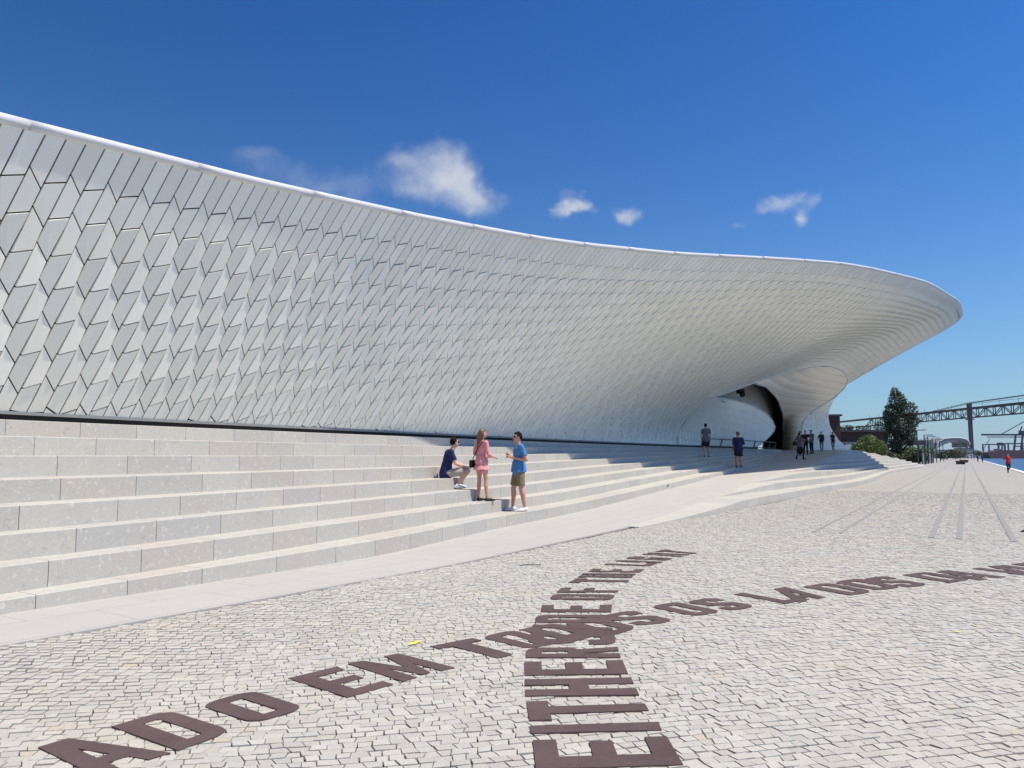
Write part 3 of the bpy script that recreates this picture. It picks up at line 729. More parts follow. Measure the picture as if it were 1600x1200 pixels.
def building():
    root = empty('tiled_building', W(30, 14, 0), label='long low white building of folded ceramic tiles swelling into a great overhanging prow', cat='building')
    o0 = root.location
    skin = Skin(section, -9, S_C, .25); skinU = Skin(section, S_C+.01, 76, .25); skinK = Skin(section, 76.01, 112, .3)
    class Both:
        def pick(k, s): return skin if s <= S_C else (skinU if s <= 76 else skinK)
        def P(k, s, a): return k.pick(s).P(s, a)
        def N(k, s, a): return k.pick(s).N(s, a)
        def total(k, s): return k.pick(s).total(s)
    B = Both(); LU76 = skinU.total(75.95)
    def dom(s_top, kk):
        if 76 < s_top < 78.25: return LU76
        a = B.total(s_top)
        for _ in range(12): a = B.total(s_top-kk*a) if s_top < S_C or kk > 0 else a
        return a
    items = build_tiles(B, -6.0, 75.96, o0, dom)
    items += build_tiles(B, 75.95, 88, o0, dom, ripple=.8)
    # lower wall beside the entrance, from the corner of the mouth to its rounded end
    zT = Curve1([(42.5,4.72),(47,5.02),(52.5,5.15),(56,5.12),(59.4,4.92),(61.5,4.68),(63,4.35),(64.0,3.9),(64.2,3.76)])
    zB = Curve1([(42.5,2.11),(58,2.11),(59.5,2.25),(62,2.9),(63.4,3.35),(64.2,3.74)])
    nT = Curve1([(42.5,U42[3].x),(47,12.75),(52.5,13.05),(59.4,13.2),(64.2,13.12)])
    def secW(s):
        a = Vector((nT(s), zT(s))); b = Vector((n_b(min(s, 58)) if s < 58 else lerp(n_b(58), 13.12, (s-58)/6.2), zB(s)))
        w = 1-sstep(s, S_C, 52); c1 = a+(L42[1]-L42[0])*w+(b-a)*(1-w)*.3+Vector((.12*(1-w), 0)); c2 = b+(L42[2]-L42[3])*w+(a-b)*(1-w)*.3+Vector((.1*(1-w), 0))
        return [bez([a, c1, c2, b], i/NSEG) for i in range(NSEG+1)]
    skinW = Skin(secW, S_C, 64.2, .2)
    wi = build_tiles(skinW, S_C+.02, 64.1, o0, lambda s, k: skinW.total(s), ripple=.25)
    items += wi
    items.sort(key=lambda t: t[0]); rest = MB()
    vis = [t for t in items if in_view(*sn_of(t[1][0]), .0)]; visset = set(id(t) for t in vis[:300])
    for t in items:
        if id(t) in visset:
            c = (t[1][0]+t[1][2])/2; o = mesh_obj('tile', [v-c for v in t[1]], t[2], MT['tile'], root); o.location = c-o0; fix_one(o)
        else: rest.add([v-o0 for v in t[1]], t[2])
    o = rest.build('tiles', MT['tile'], root, kind='stuff'); print('tiles', len(items))
    # dark backing skin behind the tile joints
    def sheet(name, sk, s0, s1, ds, off, mat, na=26, tfun=None):
        vs = []; fs = []; n_ = int((s1-s0)/ds)+1
        for i in range(n_+1):
            s = lerp(s0, s1, i/n_)
            for j in range(na+1):
                a = sk.total(s)*j/na; vs.append(sk.P(s, a)-sk.N(s, a)*off-o0)
        for i in range(n_):
            for j in range(na): a = i*(na+1)+j; fs.append((a, a+na+1, a+na+2, a+1))
        return mesh_obj(name, vs, fs, mat, root, smooth=True)
    sheet('backing', skin, -8.5, S_C-.01, .7, .036, MT['backing'])
    sheet('backing', skinU, S_C+.03, 75.9, .7, .036, MT['backing'])
    sheet('backing', skinK, 78.4, 89, .7, .036, MT['backing'])
    sheet('backing', skinW, S_C+.05, 64.15, .5, .036, MT['backing'])
    sheet('far_shell', skinK, 87.5, 111.5, .8, 0, MT['tile'])
    # roof deck
    vs = []; fs = []; NS = 60
    for i in range(NS+1):
        s = lerp(-8.5, 111.5, i/NS); r0 = rim(s)
        for j, (dn, dz) in enumerate(((0.02, .02), (.6, .0), (6, -.5), (14, -1.2), (30, -4.5))): vs.append(W(s, r0.x+dn, max(2.5, r0.y+dz))-o0)
    for i in range(NS):
        for j in range(4): a = i*5+j; fs.append((a, a+1, a+6, a+5))
    mesh_obj('roof_deck', vs, fs, MT['concrete'], root)
    # rim cap in lengths of 2.55 m with open joints
    s = -7.8
    while s < 109:
        ln = 2.57; m = MB(); pts = []
        for t in range(7):
            q = s+.012+(ln-.024)*t/6; r0 = rim(q); pts.append(W(q, r0.x+.02, r0.y+.055)-o0)
        m.tube(pts, .074, 14); m.build('rim_cap', MT['cap'], root, smooth=True)
        s += ln
    m = MB(); m.tube([W(q*2.0-8, rim(q*2.0-8).x+.16, rim(q*2.0-8).y+.05)-o0 for q in range(59)], .06, 8); m.build('rim_gutter', MT['backing'], root)
    # black strip painting the shade of the slot between skin and steps
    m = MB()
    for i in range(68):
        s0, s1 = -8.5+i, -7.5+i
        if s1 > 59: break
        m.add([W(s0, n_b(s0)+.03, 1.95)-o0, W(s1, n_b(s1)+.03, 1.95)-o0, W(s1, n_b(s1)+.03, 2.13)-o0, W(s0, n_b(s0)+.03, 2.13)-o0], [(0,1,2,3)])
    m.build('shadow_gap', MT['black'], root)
    m = MB()
    for i in range(68):
        s0, s1 = -8.5+i, -7.5+i
        if s1 > 59: break
        q0, q1 = n_b(s0), n_b(s1)
        m.add([W(s0, q0-.025, 2.085)-o0, W(s1, q1-.025, 2.085)-o0, W(s1, q1-.03, 2.13)-o0, W(s0, q0-.03, 2.13)-o0, W(s1, q1+.03, 2.085)-o0, W(s0, q0+.03, 2.085)-o0, W(s1, q1+.03, 2.13)-o0, W(s0, q0+.03, 2.13)-o0], [(0,1,2,3),(0,5,4,1),(3,2,6,7)])
    m.build('skirt_trim', MT['concrete'], root)
    # edges of the mouth
    E_ = [(75.94,8.98,8.42),(76.8,9.4,7.77),(76.9,10.2,7.0),(76.46,11.06,6.37),(75.9,11.9,5.8),(75.59,12.53,5.30),(75.1,12.9,4.5),(74.73,13.0,3.68),(74.1,13.0,2.8),(73.59,12.97,1.96)]
    lips = [(s, lip(s).x, lip(s).y) for s in [S_C+i*(76-S_C)/24 for i in range(25)]]
    m = MB(); m.tube([W(*p)-o0 for p in lips[:-1]+E_], .05, 6); m.build('mouth_edge', MT['cap'], root, smooth=True)
    tw = [(s, nT(s), zT(s)+.0) for s in [S_C+i*.9 for i in range(24)] if s < 64.1]+[(64.2,13.12,3.76)]+[(s, secW(s)[-1].x, zB(s)) for s in (63.8,63.0,62,60.5,59.2,58.2)]
    m = MB(); m.tube([W(*p)-o0 for p in tw], .05, 6); m.build('mouth_edge', MT['cap'], root, smooth=True)
    # thickness of the low wall
    m = MB(); m.tube([W(s, nT(s)+.18, zT(s)-.14)-o0 for s in [S_C+5+i for i in range(17)]], .10, 6); m.build('wall_coping', MT['inner'], root, smooth=True)
    # flank beyond the mouth: from its edge out to the far outline of the column
    Kf = [(78.3, p.x+.40, p.y) for p in KL]
    def resample(P, n):
        P = [Vector(p) for p in P]; L = [0]
        for a, b in zip(P, P[1:]): L.append(L[-1]+(b-a).length)
        out = []
        for i in range(n+1):
            x = L[-1]*i/n; j = max(0, min(len(P)-2, bisect_right(L, x)-1)); out.append(P[j].lerp(P[j+1], (x-L[j])/(L[j+1]-L[j])))
        return out
    def ruled(name, A, Bq, bulge, mat, nu=24, nv=12, smooth=True):
        A = resample(A, nu); Bq = resample(Bq, nu); vs = []; fs = []
        for i in range(nu+1):
            for j in range(nv+1):
                t = j/nv; p = A[i].lerp(Bq[i], t)+bulge(i/nu, t); vs.append(W(p.x, p.y, p.z)-o0)
        for i in range(nu):
            for j in range(nv): a = i*(nv+1)+j; fs.append((a, a+nv+1, a+nv+2, a+1))
        return mesh_obj(name, vs, fs, mat, root, smooth=smooth)
    ruled('flank_backing', E_, Kf, lambda u, t: Vector((.1*math.sin(math.pi*t)*sstep(u, 0, .4)+.12, .05, 0)), MT['backing'])
    # narrow tile strips down the flank
    A = resample(E_, 26); Bq = resample(Kf, 26); m = MB(); ncol = 11
    def fp(u, t):
        x = u*26; i = min(25, int(x)); f = x-i; p = A[i].lerp(A[i+1], f).lerp(Bq[i].lerp(Bq[i+1], f), t); p = p+Vector((.1*math.sin(math.pi*t)*sstep(u, 0, .4), 0, 0)); return W(*p)-o0
    for c in range(ncol):
        r_ = 0
        off = (c % 2)*.5
        for q in range(-1, 17):
            u0, u1 = max(0, (q+off)/16), min(1, (q+1+off)/16)
            if u1-u0 < .01: continue
            t0, t1 = c/ncol+.0014, (c+1)/ncol-.0014
            vs = [fp(u0+.0007, t0), fp(u0+.0007, t1), fp(u1-.0007, t1), fp(u1-.0007, t0)]
            dn = W(-1, -.2, 0)*.04; vs = [vs[0], vs[1]+dn*.25, vs[2]+dn*.25, vs[3]]; bk = [v+W(.05, 0, 0) for v in vs]
            m.add(vs+bk, [(0,1,2,3),(0,4,5,1),(1,5,6,2),(2,6,7,3),(3,7,4,0)])
    m.build('flank_tiles', MT['tile'], root, kind='stuff')
    # inner face of the column
    Mo = [(52.2, lip(52.2).x, lip(52.2).y), (57.1,11.42,7.23), (62.1,10.74,8.15), (66,10.1,8.7), (69.8,9.48,9.0), (73.6,9.05,8.92)]+E_
    J = [(52.18,11.95,6.3),(58.7,12.6,6.6),(65.2,13.35,6.45),(68.5,13.7,6.2),(70.7,14.0,5.85),(73.2,14.3,5.4),(74.96,14.6,4.9),(75.6,14.7,4.5),(76,14.77,4.04),(76.5,14.95,3.1),(76.9,15.2,1.96)]
    ruled('column_face', Mo, J, lambda u, t: Vector((-.7*math.sin(math.pi*t)*sstep(u, .2, .8), -.0, .25*math.sin(math.pi*t)*(1-sstep(u, .3, .8)))), MT['funnel'], 40, 14)
    m = MB(); m.tube([W(*p)-o0 for p in J], .06, 6); m.build('column_edge', MT['inner'], root, smooth=True)
    # foyer behind the mouth; gloom painted in with dark lower walls and ceiling
    m = MB()
    P3 = lambda s, n, z: W(s, n, z)-o0
    wl = [(43.2,14.5),(52,14.8),(60,15.0),(66,15.15),(71,15.4),(75,15.7),(78,16.1),(84,17.5),(92,21)]
    for (a0, b0), (a1, b1) in zip(wl, wl[1:]): m.add([P3(a0,b0,4.6), P3(a1,b1,4.6), P3(a1,b1,10.5), P3(a0,b0,10.5)], [(0,1,2,3)])
    m.build('foyer_wall', MT['inner'], root)
    m = MB(); m.add([P3(43.2,14.5,0), P3(60,15.0,0), P3(60,15.0,4.6), P3(43.2,14.5,4.6)], [(0,1,2,3)]); m.build('foyer_wall', MT['dark_roof'], root)  # dark copy of the foyer wall, interior shade put into its colour
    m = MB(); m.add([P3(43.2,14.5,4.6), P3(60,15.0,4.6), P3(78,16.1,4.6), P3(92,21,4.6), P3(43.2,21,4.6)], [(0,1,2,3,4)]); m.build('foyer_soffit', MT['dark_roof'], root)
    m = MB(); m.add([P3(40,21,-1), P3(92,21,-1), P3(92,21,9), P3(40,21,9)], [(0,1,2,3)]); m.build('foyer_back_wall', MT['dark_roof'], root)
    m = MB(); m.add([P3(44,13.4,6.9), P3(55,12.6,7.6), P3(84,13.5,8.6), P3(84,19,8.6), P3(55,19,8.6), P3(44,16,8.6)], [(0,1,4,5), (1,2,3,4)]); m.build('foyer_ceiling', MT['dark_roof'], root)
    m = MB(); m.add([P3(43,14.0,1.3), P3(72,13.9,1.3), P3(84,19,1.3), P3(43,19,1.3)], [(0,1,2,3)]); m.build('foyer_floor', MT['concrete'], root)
    m = MB(); m.box(P3(71,17.0,3.4), (6.5,.3,4.8), R(90)-AZ); m.build('entrance_doors', MT['black'], root)
    m = MB()
    a = P3(77.6,15.2,0); b_ = P3(80,18.6,0)
    m.add([P3(76.5,14.95,0), P3(84,18.5,0), P3(84,18.5,10.5), P3(76.5,14.95,10.5)], [(0,1,2,3)]); m.build('foyer_end', MT['dark_roof'], root)  # dark sheet added to close the void beside the column
    # floodlight on a bracket under the lip
    ob = empty('floodlight', W(52.7, 13.0, 5.92), label='small black floodlight on a curved bracket inside the mouth of the building', cat='floodlight')
    m = MB(); m.tube([W(50.6,13.6,6.15)-ob.location, W(51.6,13.2,6.4)-ob.location, W(52.3,13.05,6.35)-ob.location, W(52.6,13.0,6.15)-ob.location], .035, 6); m.build('bracket', MT['post'], ob)
    m = MB(); m.box((0,0,-.05), (.42,.34,.30), .4); m.tube([(0.0,-.1,-.18),(0.05,-.3,-.34)], [.14,.2], 8); m.build('lamp_body', MT['black'], ob)
def sn_of(v): return (v.x*SX+v.y*SY, -v.x*SY+v.y*SX)
def fix_one(o): return o
building()
# handrail in front of the entrance
def rail():
    root = empty('handrail', W(46, 13.0, 2.0), label='low dark handrail on raked posts in front of the shaded entrance', cat='railing')
    def pt(s, h, dn=0): return W(s, lerp(13.05, 12.5, sstep(s, 44, 56))+dn, 2.0+h)-root.location
    m = MB(); m.tube([pt(43.8, .48)]+[pt(s, .5) for s in (46, 49, 52, 55, 58, 61)], .035, 6); m.build('top_rail', MT['post'], root)
    m = MB(); m.tube([pt(s, .06) for s in (43.2, 48, 52, 56, 61)], .03, 6); m.build('bottom_rail', MT['post'], root)
    for s in (44, 47.6, 51.4, 54.5, 57, 59, 61):
        m = MB(); m.bar(pt(s-.5, 0), pt(s, .5), .06); m.build('post', MT['post'], root)
    return root
rail()

# ------------------------------------------------------------------ far things
def far(b, e, d): return Vector((b*d, d, CAMZ+e*d))
def foliage(name, lobes, n, size, mat, parent, seed=1, up=.3):
    r = np.random.RandomState(seed); L = np.array([l[:6] for l in lobes], float); w = L[:, 3]*L[:, 4]*L[:, 5]; w = w**.7; w /= w.sum()
    k = r.choice(len(L), n, p=w); d = r.normal(size=(n, 3)); d /= np.linalg.norm(d, axis=1)[:, None]
    rad = r.uniform(.45, 1, n)**.45; clump = 1+.22*np.sin(d[:, 0]*7+k*1.7)*np.sin(d[:, 2]*8+k)*np.sin(d[:, 1]*6+k*.6)
    c = L[k, :3]+d*L[k, 3:6]*(rad*clump)[:, None]
    nrm = d+r.normal(0, .7, (n, 3)); nrm[:, 2] += up; nrm /= np.linalg.norm(nrm, axis=1)[:, None]
    t = np.cross(nrm, r.normal(size=(n, 3))); t /= np.linalg.norm(t, axis=1)[:, None]; b = np.cross(nrm, t)
    s = (size*r.uniform(.6, 1.3, n))[:, None]
    v = np.stack([c-t*s*.5, c-b*s*.32+nrm*s*.06, c+t*s*.5, c+b*s*.32+nrm*s*.06], 1).reshape(-1, 3)
    me = bpy.data.meshes.new(name); me.vertices.add(n*4); me.vertices.foreach_set('co', v.ravel()); me.loops.add(n*4)
    me.loops.foreach_set('vertex_index', np.arange(n*4)); me.polygons.add(n); me.polygons.foreach_set('loop_start', np.arange(n)*4); me.update(calc_edges=True)
    return link(name, me, mat, parent)
def tree(pos, label, lobes, n, size, mat, trunk_h, trunk_r, seed=1, cat='tree', name='tree', group=None):
    o = empty(name, pos, label=label, cat=cat, group=group)
    r_ = random.Random(seed); m = MB(); m.tube([(0,0,-.2),(.05,0,trunk_h*.5),(0,.05,trunk_h)], [trunk_r,trunk_r*.75,trunk_r*.4], 8)
    for l in lobes:
        m.tube([(0,0,trunk_h*r_.uniform(.3,.8)),((l[0])*.5,(l[1])*.5,(l[2]+trunk_h*.5)*.5),(l[0],l[1],l[2])], [trunk_r*.45,trunk_r*.3,trunk_r*.12], 6)
    m.build('trunk', MT['bark'], o, smooth=True); foliage('crown', lobes, n, size, mat, o, seed); return o
def background():
    tree(far(.504, 0, 150)-Vector((0,0,CAMZ)), 'tall dark dense tree standing beyond the far end of the pale steps',
         [(-.3,0,12.0,1.6,1.7,2.3),(-1.3,.3,9.6,1.5,1.8,2.4),(1.9,-.2,10.1,1.6,1.8,1.9),(2.6,0,8.2,1.2,1.4,1.5),(.2,0,7.3,2.7,2.2,2.8),(-2.1,0,9.0,1.0,1.2,1.5),(-1.3,.4,5.0,1.5,2.0,2.2),(1.5,0,5.4,1.6,2.0,1.9),(.2,0,3.4,2.4,2.2,2.0),(-.5,.2,13.9,.8,.9,1.0),(0,0,1.6,2.5,2.4,1.5),(.7,.4,12.3,1.1,1.3,1.3),(-2.0,.1,7.2,.8,1,1.2)], 12000, .36, MT['leaf_dark'], 11, .3, 3, name='tree')
    tree(far(.4625, 0, 145)-Vector((0,0,CAMZ)), 'bright green rounded bush in front of the dark brick building',
         [(0,0,3.3,2.3,2,2.0),(-1.6,0,2.4,1.8,1.6,1.7),(1.7,.2,2.7,1.9,1.6,1.9),(.6,0,4.2,1.3,1.3,1.2),(-2.6,0,1.2,1.2,1.2,1.2)], 6500, .30, MT['leaf_green'], 2.5, .14, 5, cat='bush', name='bush')
    for b, d, h, w, sd, lab, mt in ((.520,146,3.2,2.0,7,'low green shrub at the foot of the tall dark tree','leaf_green'), (.5285,140,2.6,1.6,8,'spiky shrub below the dark pergola beside the lamp posts','leaf_dark'),
                               (.514,142,1.7,2.0,9,'dark ground-hugging shrub left of the pergola','leaf_dark'), (.537,170,5.2,2.6,11,'pale green tree behind the pergola','leaf_green'),
                               (.5809,300,4.0,3.2,12,'small round dark tree far along the promenade','leaf_dark'), (.49,147,2.0,3.0,13,'dark shrub below the left side of the tall tree','leaf_dark')):
        tree(far(b, 0, d)-Vector((0,0,CAMZ)), lab, [(0,0,h*.62,w*.8,w*.8,h*.42),(w*.4,0,h*.45,w*.6,w*.6,h*.35),(-w*.45,0,h*.4,w*.6,w*.6,h*.35)], 1500, .3, MT[mt], h*.6, .1, sd, cat='shrub' if h < 4 else 'tree', name='shrub' if h < 4 else 'tree')
    # dark brick building with planted terrace
    o = empty('brick_building', (72, 172, 0), label='dark brick building with a planted roof terrace behind the green bush', cat='building'); oz = o.location
    m = MB(); m.box((-3.0,6,5.1),(8.5,16,10.2),-.1); m.build('tower_wall', MT['brick'], o)
    m = MB(); m.box((-3.0,6,10.4),(9.3,17,.4),-.1); m.build('roof', MT['dark_roof'], o)
    m = MB(); m.box((6.3,6,3.4),(11,14,6.8),-.05); m.build('wall', MT['brick'], o)
    m = MB(); m.box((6.4,5.6,7.0),(11.6,14.4,.45),-.05); m.build('roof', MT['dark_roof'], o)
    m = MB(); m.box((6.3,-1.15,4.3),(10.2,.12,.5),-.05); m.build('lintel', MT['concrete'], o)
    for i in range(4):
        m = MB(); m.box((2.6+i*2.5,-1.2,3.3),(1.3,.15,1.5),-.05); m.build('window', MT['glass_pale'] if i == 0 else MT['dark_roof'], o)
    m = MB(); m.bar((1.2,-.6,8.1),(12.0,-1.0,8.1),.06); 
    for i in range(10): m.bar((1.2+i*1.2,-.6-.04*i,7.2),(1.2+i*1.2,-.6-.04*i,8.1),.05)
    m.build('railing', MT['post'], o)
    foliage('terrace_plants', [(3.2,-.5,7.7,1.1,.5,.7),(5.6,-.5,7.6,1.0,.5,.6),(7.4,-.4,7.7,.9,.5,.7),(10.0,-.4,8.1,1.4,.7,1.1),(11.6,-.4,7.6,.8,.5,.6),(1.6,-.5,7.5,.7,.5,.5)], 1500, .28, MT['leaf_dark'], o, 4)
    # pergola
    o = empty('pergola', far(.527, 0, 150)-Vector((0,0,CAMZ)), label='small dark pergola with pale slats between the tall tree and the lamp posts', cat='pergola')
    m = MB(); m.box((0,0,4.0),(4.0,3,.9)); m.build('roof', MT['dark_roof'], o)
    for x in (-1.8,-.6,.6,1.8): m = MB(); m.bar((x,-1.3,0),(x,-1.3,3.6),.16); m.build('post', MT['post'], o)
    for i in range(5): m = MB(); m.bar((.7+i*.32,-1.6,2.9),(.8+i*.32,-1.6,4.4),.09); m.build('slat', MT['glass_pale'], o)
    # lamp posts along the landward side of the promenade
    for i, (s, n, lab) in enumerate(((141,6.7,'dark lamp post nearest the pergola, half behind the shrubs'),(150,6.07,'second dark lamp post beyond the far end of the steps'),(160,5.96,'third dark lamp post, standing clear beside the grey panels'),
                                     (176,5.7,'fourth lamp post along the promenade'),(190,5.5,'fifth lamp post, in front of the white curved canopy'),(215,5.45,'sixth lamp post, small against the canopy'),(245,5.4,'farthest lamp post along the promenade'))):
        o = empty('lamp_post', W(s, n, 0), -AZ, label=lab, cat='lamp post', group='lamp posts along the promenade')
        h = 5.6 if i == 0 else 5.0
        m = MB(); m.tube([(0,0,0),(0,0,h)], [.10,.08], 8); m.build('pole', MT['post'], o)
        m = MB(); m.bar((-.05,0,h),(1.25,-.1,h+.06),.10); m.build('arm', MT['post'], o)
        m = MB(); m.box((1.0,-.1,h+.02),(.7,.3,.10)); m.build('lamp_head', MT['post'], o)
    for i, (s0, s1, h) in enumerate(((145,152,2.0),(152.5,160,2.0),(161.5,170,1.9),(172,182,2.0),(184,196,1.6))):
        o = empty('fence_panel', W(s0, 6.3, 0), label=('first','second','third','fourth','last')[i]+' grey mesh panel of the row beside the far lamp posts, counted from the steps', cat='fence panel', group='grey panels beside the lamp posts')
        a, b = W(0,0,0), W(s1-s0, 0, 0); m = MB(); m.bar((a.x,a.y,h/2),(b.x,b.y,h/2),.06,h); m.build('panel', MT['mesh_panel'], o)
        for p in (a, b): m = MB(); m.bar((p.x,p.y,0),(p.x,p.y,h+.15),.12); m.build('post', MT['post'], o)
    # bench and a long crate-like seat
    for b, d, L_, lab in ((.5810,135,1.05,'dark block bench standing on the far promenade near the old rail lines'),(.5855,170,1.3,'second dark bench just beyond the block bench')):
        o = empty('bench', far(b, 0, d)-Vector((0,0,CAMZ)), -.1, label=lab, cat='bench')
        m = MB(); m.box((0,0,.50),(L_,1.6,.18)); m.build('seat', MT['brick'], o)
        for x in (-1,1): m = MB(); m.box((x*L_*.36,0,.2),(.18,1.3,.42)); m.build('leg', MT['post'], o)
    # white curved canopy hall
    o = empty('canopy_hall', far(.566, 0, 450)-Vector((0,0,CAMZ)), label='pale hall with a long curved canopy roof on struts far down the promenade', cat='building')
    prof = [(-10.5,5.3),(-9,8.9),(-5.5,11.2),(-1,11.7),(4,11.6),(7.2,10.9),(9.0,9.3),(9.3,7.6),(8.0,6.3),(7.7,7.4),(8.0,8.6),(6.6,9.6),(3,10.0),(-1,9.4),(-5.5,7.9)]
    vs = [(x,-6,z) for x, z in prof]+[(x,10,z) for x, z in prof]; n_ = len(prof)
    oo = mesh_obj('roof', vs, [tuple(range(n_)), tuple(range(2*n_-1, n_-1, -1))]+[(i,(i+1)%n_,n_+(i+1)%n_,n_+i) for i in range(n_)], MT['concrete'], o); fix_normals(oo)
    m = MB(); m.tube([(x,-6.1,z+.15) for x, z in prof[:8]], .2, 6); m.build('roof_rim', MT['white'], o)
    for x0, x1 in ((3.0,4.2),(4.2,5.4),(7.8,5.8),(8.6,6.6)): m = MB(); m.bar((x0,-5,9.4 if x0 < 5 else 7),(x1,-5,0),.55); m.build('strut', MT['concrete'], o)
    m = MB(); m.box((-3,3,2.2),(15,6,4.6)); m.build('hall_wall', MT['glass_pale'], o)
    for b, d, w, h, lab, mat in ((.5635,520,7,5.2,'low grey flat-roofed block under the white canopy','concrete'), (.5855,500,7.4,6.2,'grey block building at the foot of the bridge pier','concrete'), (.5965,900,16,6,'low pale shed right of the bridge pier','glass_pale'),(.5765,640,9,6.5,'distant grey building between the canopy and the small tree','concrete')):
        o = empty('building', far(b, 0, d)-Vector((0,0,CAMZ)), label=lab, cat='building')
        m = MB(); m.box((0,0,h/2),(w,8,h)); m.build('wall', MT[mat], o)
        m = MB(); m.box((0,0,h+.15),(w+.5,8.4,.3)); m.build('roof', MT['dark_roof'], o)
        for i in range(4): m = MB(); m.box((-w*.36+i*w*.24,-4.05,h*.45),(w*.12,.15,h*.3)); m.build('window', MT['dark_roof'], o)
    # dark tree line behind the promenade
    for i, (b, d, h, w) in enumerate(((.571,340,4.2,3.5),(.5765,360,4.0,4),(.557,260,2.6,3.0),(.5645,300,3.4,3.2),(.5905,520,4.5,3.5),(.602,700,7,6),(.6065,720,6,5))):
        tree(far(b, 0, d)-Vector((0,0,CAMZ)), ('small dark tree just left of the lone round promenade tree','tiny dark tree close behind the lone round tree','low dark tree between the last two lamp posts','dark tree below the left end of the white canopy','dark tree at the foot of the bridge pier','left tree of the pair under the bridge beside the ship','right tree of the pair under the bridge beside the ship')[i], [(0,0,h*.6,w*.5,w*.5,h*.4)], 500, .7, MT['leaf_dark'], h*.5, .15, 30+i, group='far-off promenade trees')
    # white van far down the promenade
    o = empty('van', far(.5915, 0, 470)-Vector((0,0,CAMZ)), .1, label='tiny white van far down the promenade at the foot of the bridge pier', cat='van')
    m = MB(); m.box((0,0,1.45),(2.0,4.6,1.7)); m.build('body', MT['white'], o)
    m = MB(); m.box((0,-2.32,1.75),(1.6,.1,.6)); m.build('windscreen', MT['lens'], o)
    for x in (-.85,.85): 
        for y in (-1.5,1.5): m = MB(); m.tube([(x-.12,y,.35),(x+.12,y,.35)], .35, 10); m.build('wheel', MT['black'], o)
    # the bridge
    o = empty('bridge', (835, 1400, -2), label='high steel truss road bridge crossing the river in the distance', cat='bridge')
    PB = 24.0; zt, zb = 88.0, 72.5
    m = MB()
    for x in (-1.8,1.8): m.bar((x,-700,zb),(x,700,zb),1.8,2.0)
    m.build('bottom_chord', MT['bridge'], o)
    m = MB()
    for x in (-1.8,1.8): m.bar((x,-700,zt),(x,700,zt),1.8,2.2)
    m.build('top_chord', MT['bridge'], o)
    m = MB(); m.bar((0,-700,zt+2.4),(0,700,zt+2.0),12,1.0); m.build('road_deck', MT['bridge'], o)
    m = MB(); m.bar((0,-700,zb+.2),(0,700,zb+.2),6,.9); m.build('rail_deck', MT['bridge'], o)
    for i in range(-16, 17):
        y = i*PB
        for x in (-1.8,1.8):
            m = MB(); m.bar((x,y,zb),(x,y,zt),1.1); m.build('upright', MT['bridge'], o)
            m = MB(); a, b = (zb, zt) if i % 2 else (zt, zb); m.bar((x,y,a),(x,y+PB,b),1.0); m.build('diagonal', MT['bridge'], o)
        if i % 2 == 0: m = MB(); m.bar((-5,y,zt+2),(-5,y,zt+10),.35); m.build('lamp_mast', MT['bridge'], o)
    for y in (0, 262, 500):
        m = MB()
        m.bar((0,y,0),(0,y,zb+2),5.0,6.0); m.build('pier', MT['bridge'], o)
        m = MB(); m.box((0,y,zb-3.0),(11,9.5,2.0)); m.build('pier_cap', MT['bridge'], o)
    m = MB()
    m.bar((0,0,zb),(0,0,zt+10.5),7.0,5.0)
    m.build('tower_head', MT['bridge'], o)
    for x in (-4,4): m = MB(); m.tube([(x,115,zt+3),(x,0,zt+11.3),(x,-150,zt+13.5),(x,-300,zt+18),(x,-500,zt+30)], .55, 6); m.build('cable', MT['bridge'], o)
    for x in (-4,): m = MB(); m.tube([(x,0,zt+8.5),(x,-500,zt+9)], .35, 6); m.build('cable', MT['bridge'], o)
    # ship and quay cranes
    o = empty('cargo_ship', (735, 1100, -2.3), label='long maroon cargo ship moored under blue cranes beyond the jogger', cat='ship')
    pr = [(-64,8.2),(-57,0),(95,0),(95,11.6),(-46,11.6),(-52,9.4)]
    vs = [(x,-9,z) for x, z in pr]+[(x,9,z) for x, z in pr]; n_ = len(pr)
    fix_normals(mesh_obj('hull', vs, [tuple(range(n_)), tuple(range(2*n_-1,n_-1,-1))]+[(i,(i+1)%n_,n_+(i+1)%n_,n_+i) for i in range(n_)], MT['hull'], o))
    for x0, x1, h in ((-58.5,-36,8.2),(-31,-2,9.4),(4,30,9)):
        m = MB()
        for y in (-7,7):
            m.bar((x0,y,9.5 if x0 < -50 else 11.6),(x0,y,11.6+h),1.5); m.bar((x1,y,11.6),(x1,y,11.6+h),1.9); m.bar((x0-.7,y,11.6+h),(x1+.9,y,11.6+h),1.4)
        m.build('deck_gantry', MT['crane'], o)
    m = MB(); m.box((-38,0,20.4),(4,9,4)); m.build('gantry_cab', MT['crane'], o)
    m = MB(); m.box((-41,0,12.6),(7,10,2)); m.build('hatch_cover', MT['concrete'], o)
    o = empty('quay_crane', (766, 1150, -2.3), label='blue ship-to-shore crane whose boom reaches left above the maroon ship', cat='crane')
    for y in (-8,8):
        for x0, x1 in ((-14,-8),(10,6)): m = MB(); m.bar((x0,y,0),(x1,y,34),2); m.build('leg', MT['crane'], o)
    m = MB(); m.bar((-64,0,35),(40,0,35),3,2.6); m.build('boom', MT['crane'], o)
    m = MB(); m.bar((-56,0,31.5),(8,0,31.5),2,1.2); m.build('lower_boom', MT['crane'], o)
    m = MB(); m.bar((-1,-3,35),(6,0,58),1.8); m.bar((12,-3,35),(6,0,58),1.8); m.bar((-9,0,35),(-3,0,47),1.4); m.build('mast', MT['crane'], o)
    m = MB(); m.bar((-34,0,36),(6,0,57.5),1.0); m.bar((6,0,57),(36,0,36),1.0); m.build('stay', MT['crane'], o)
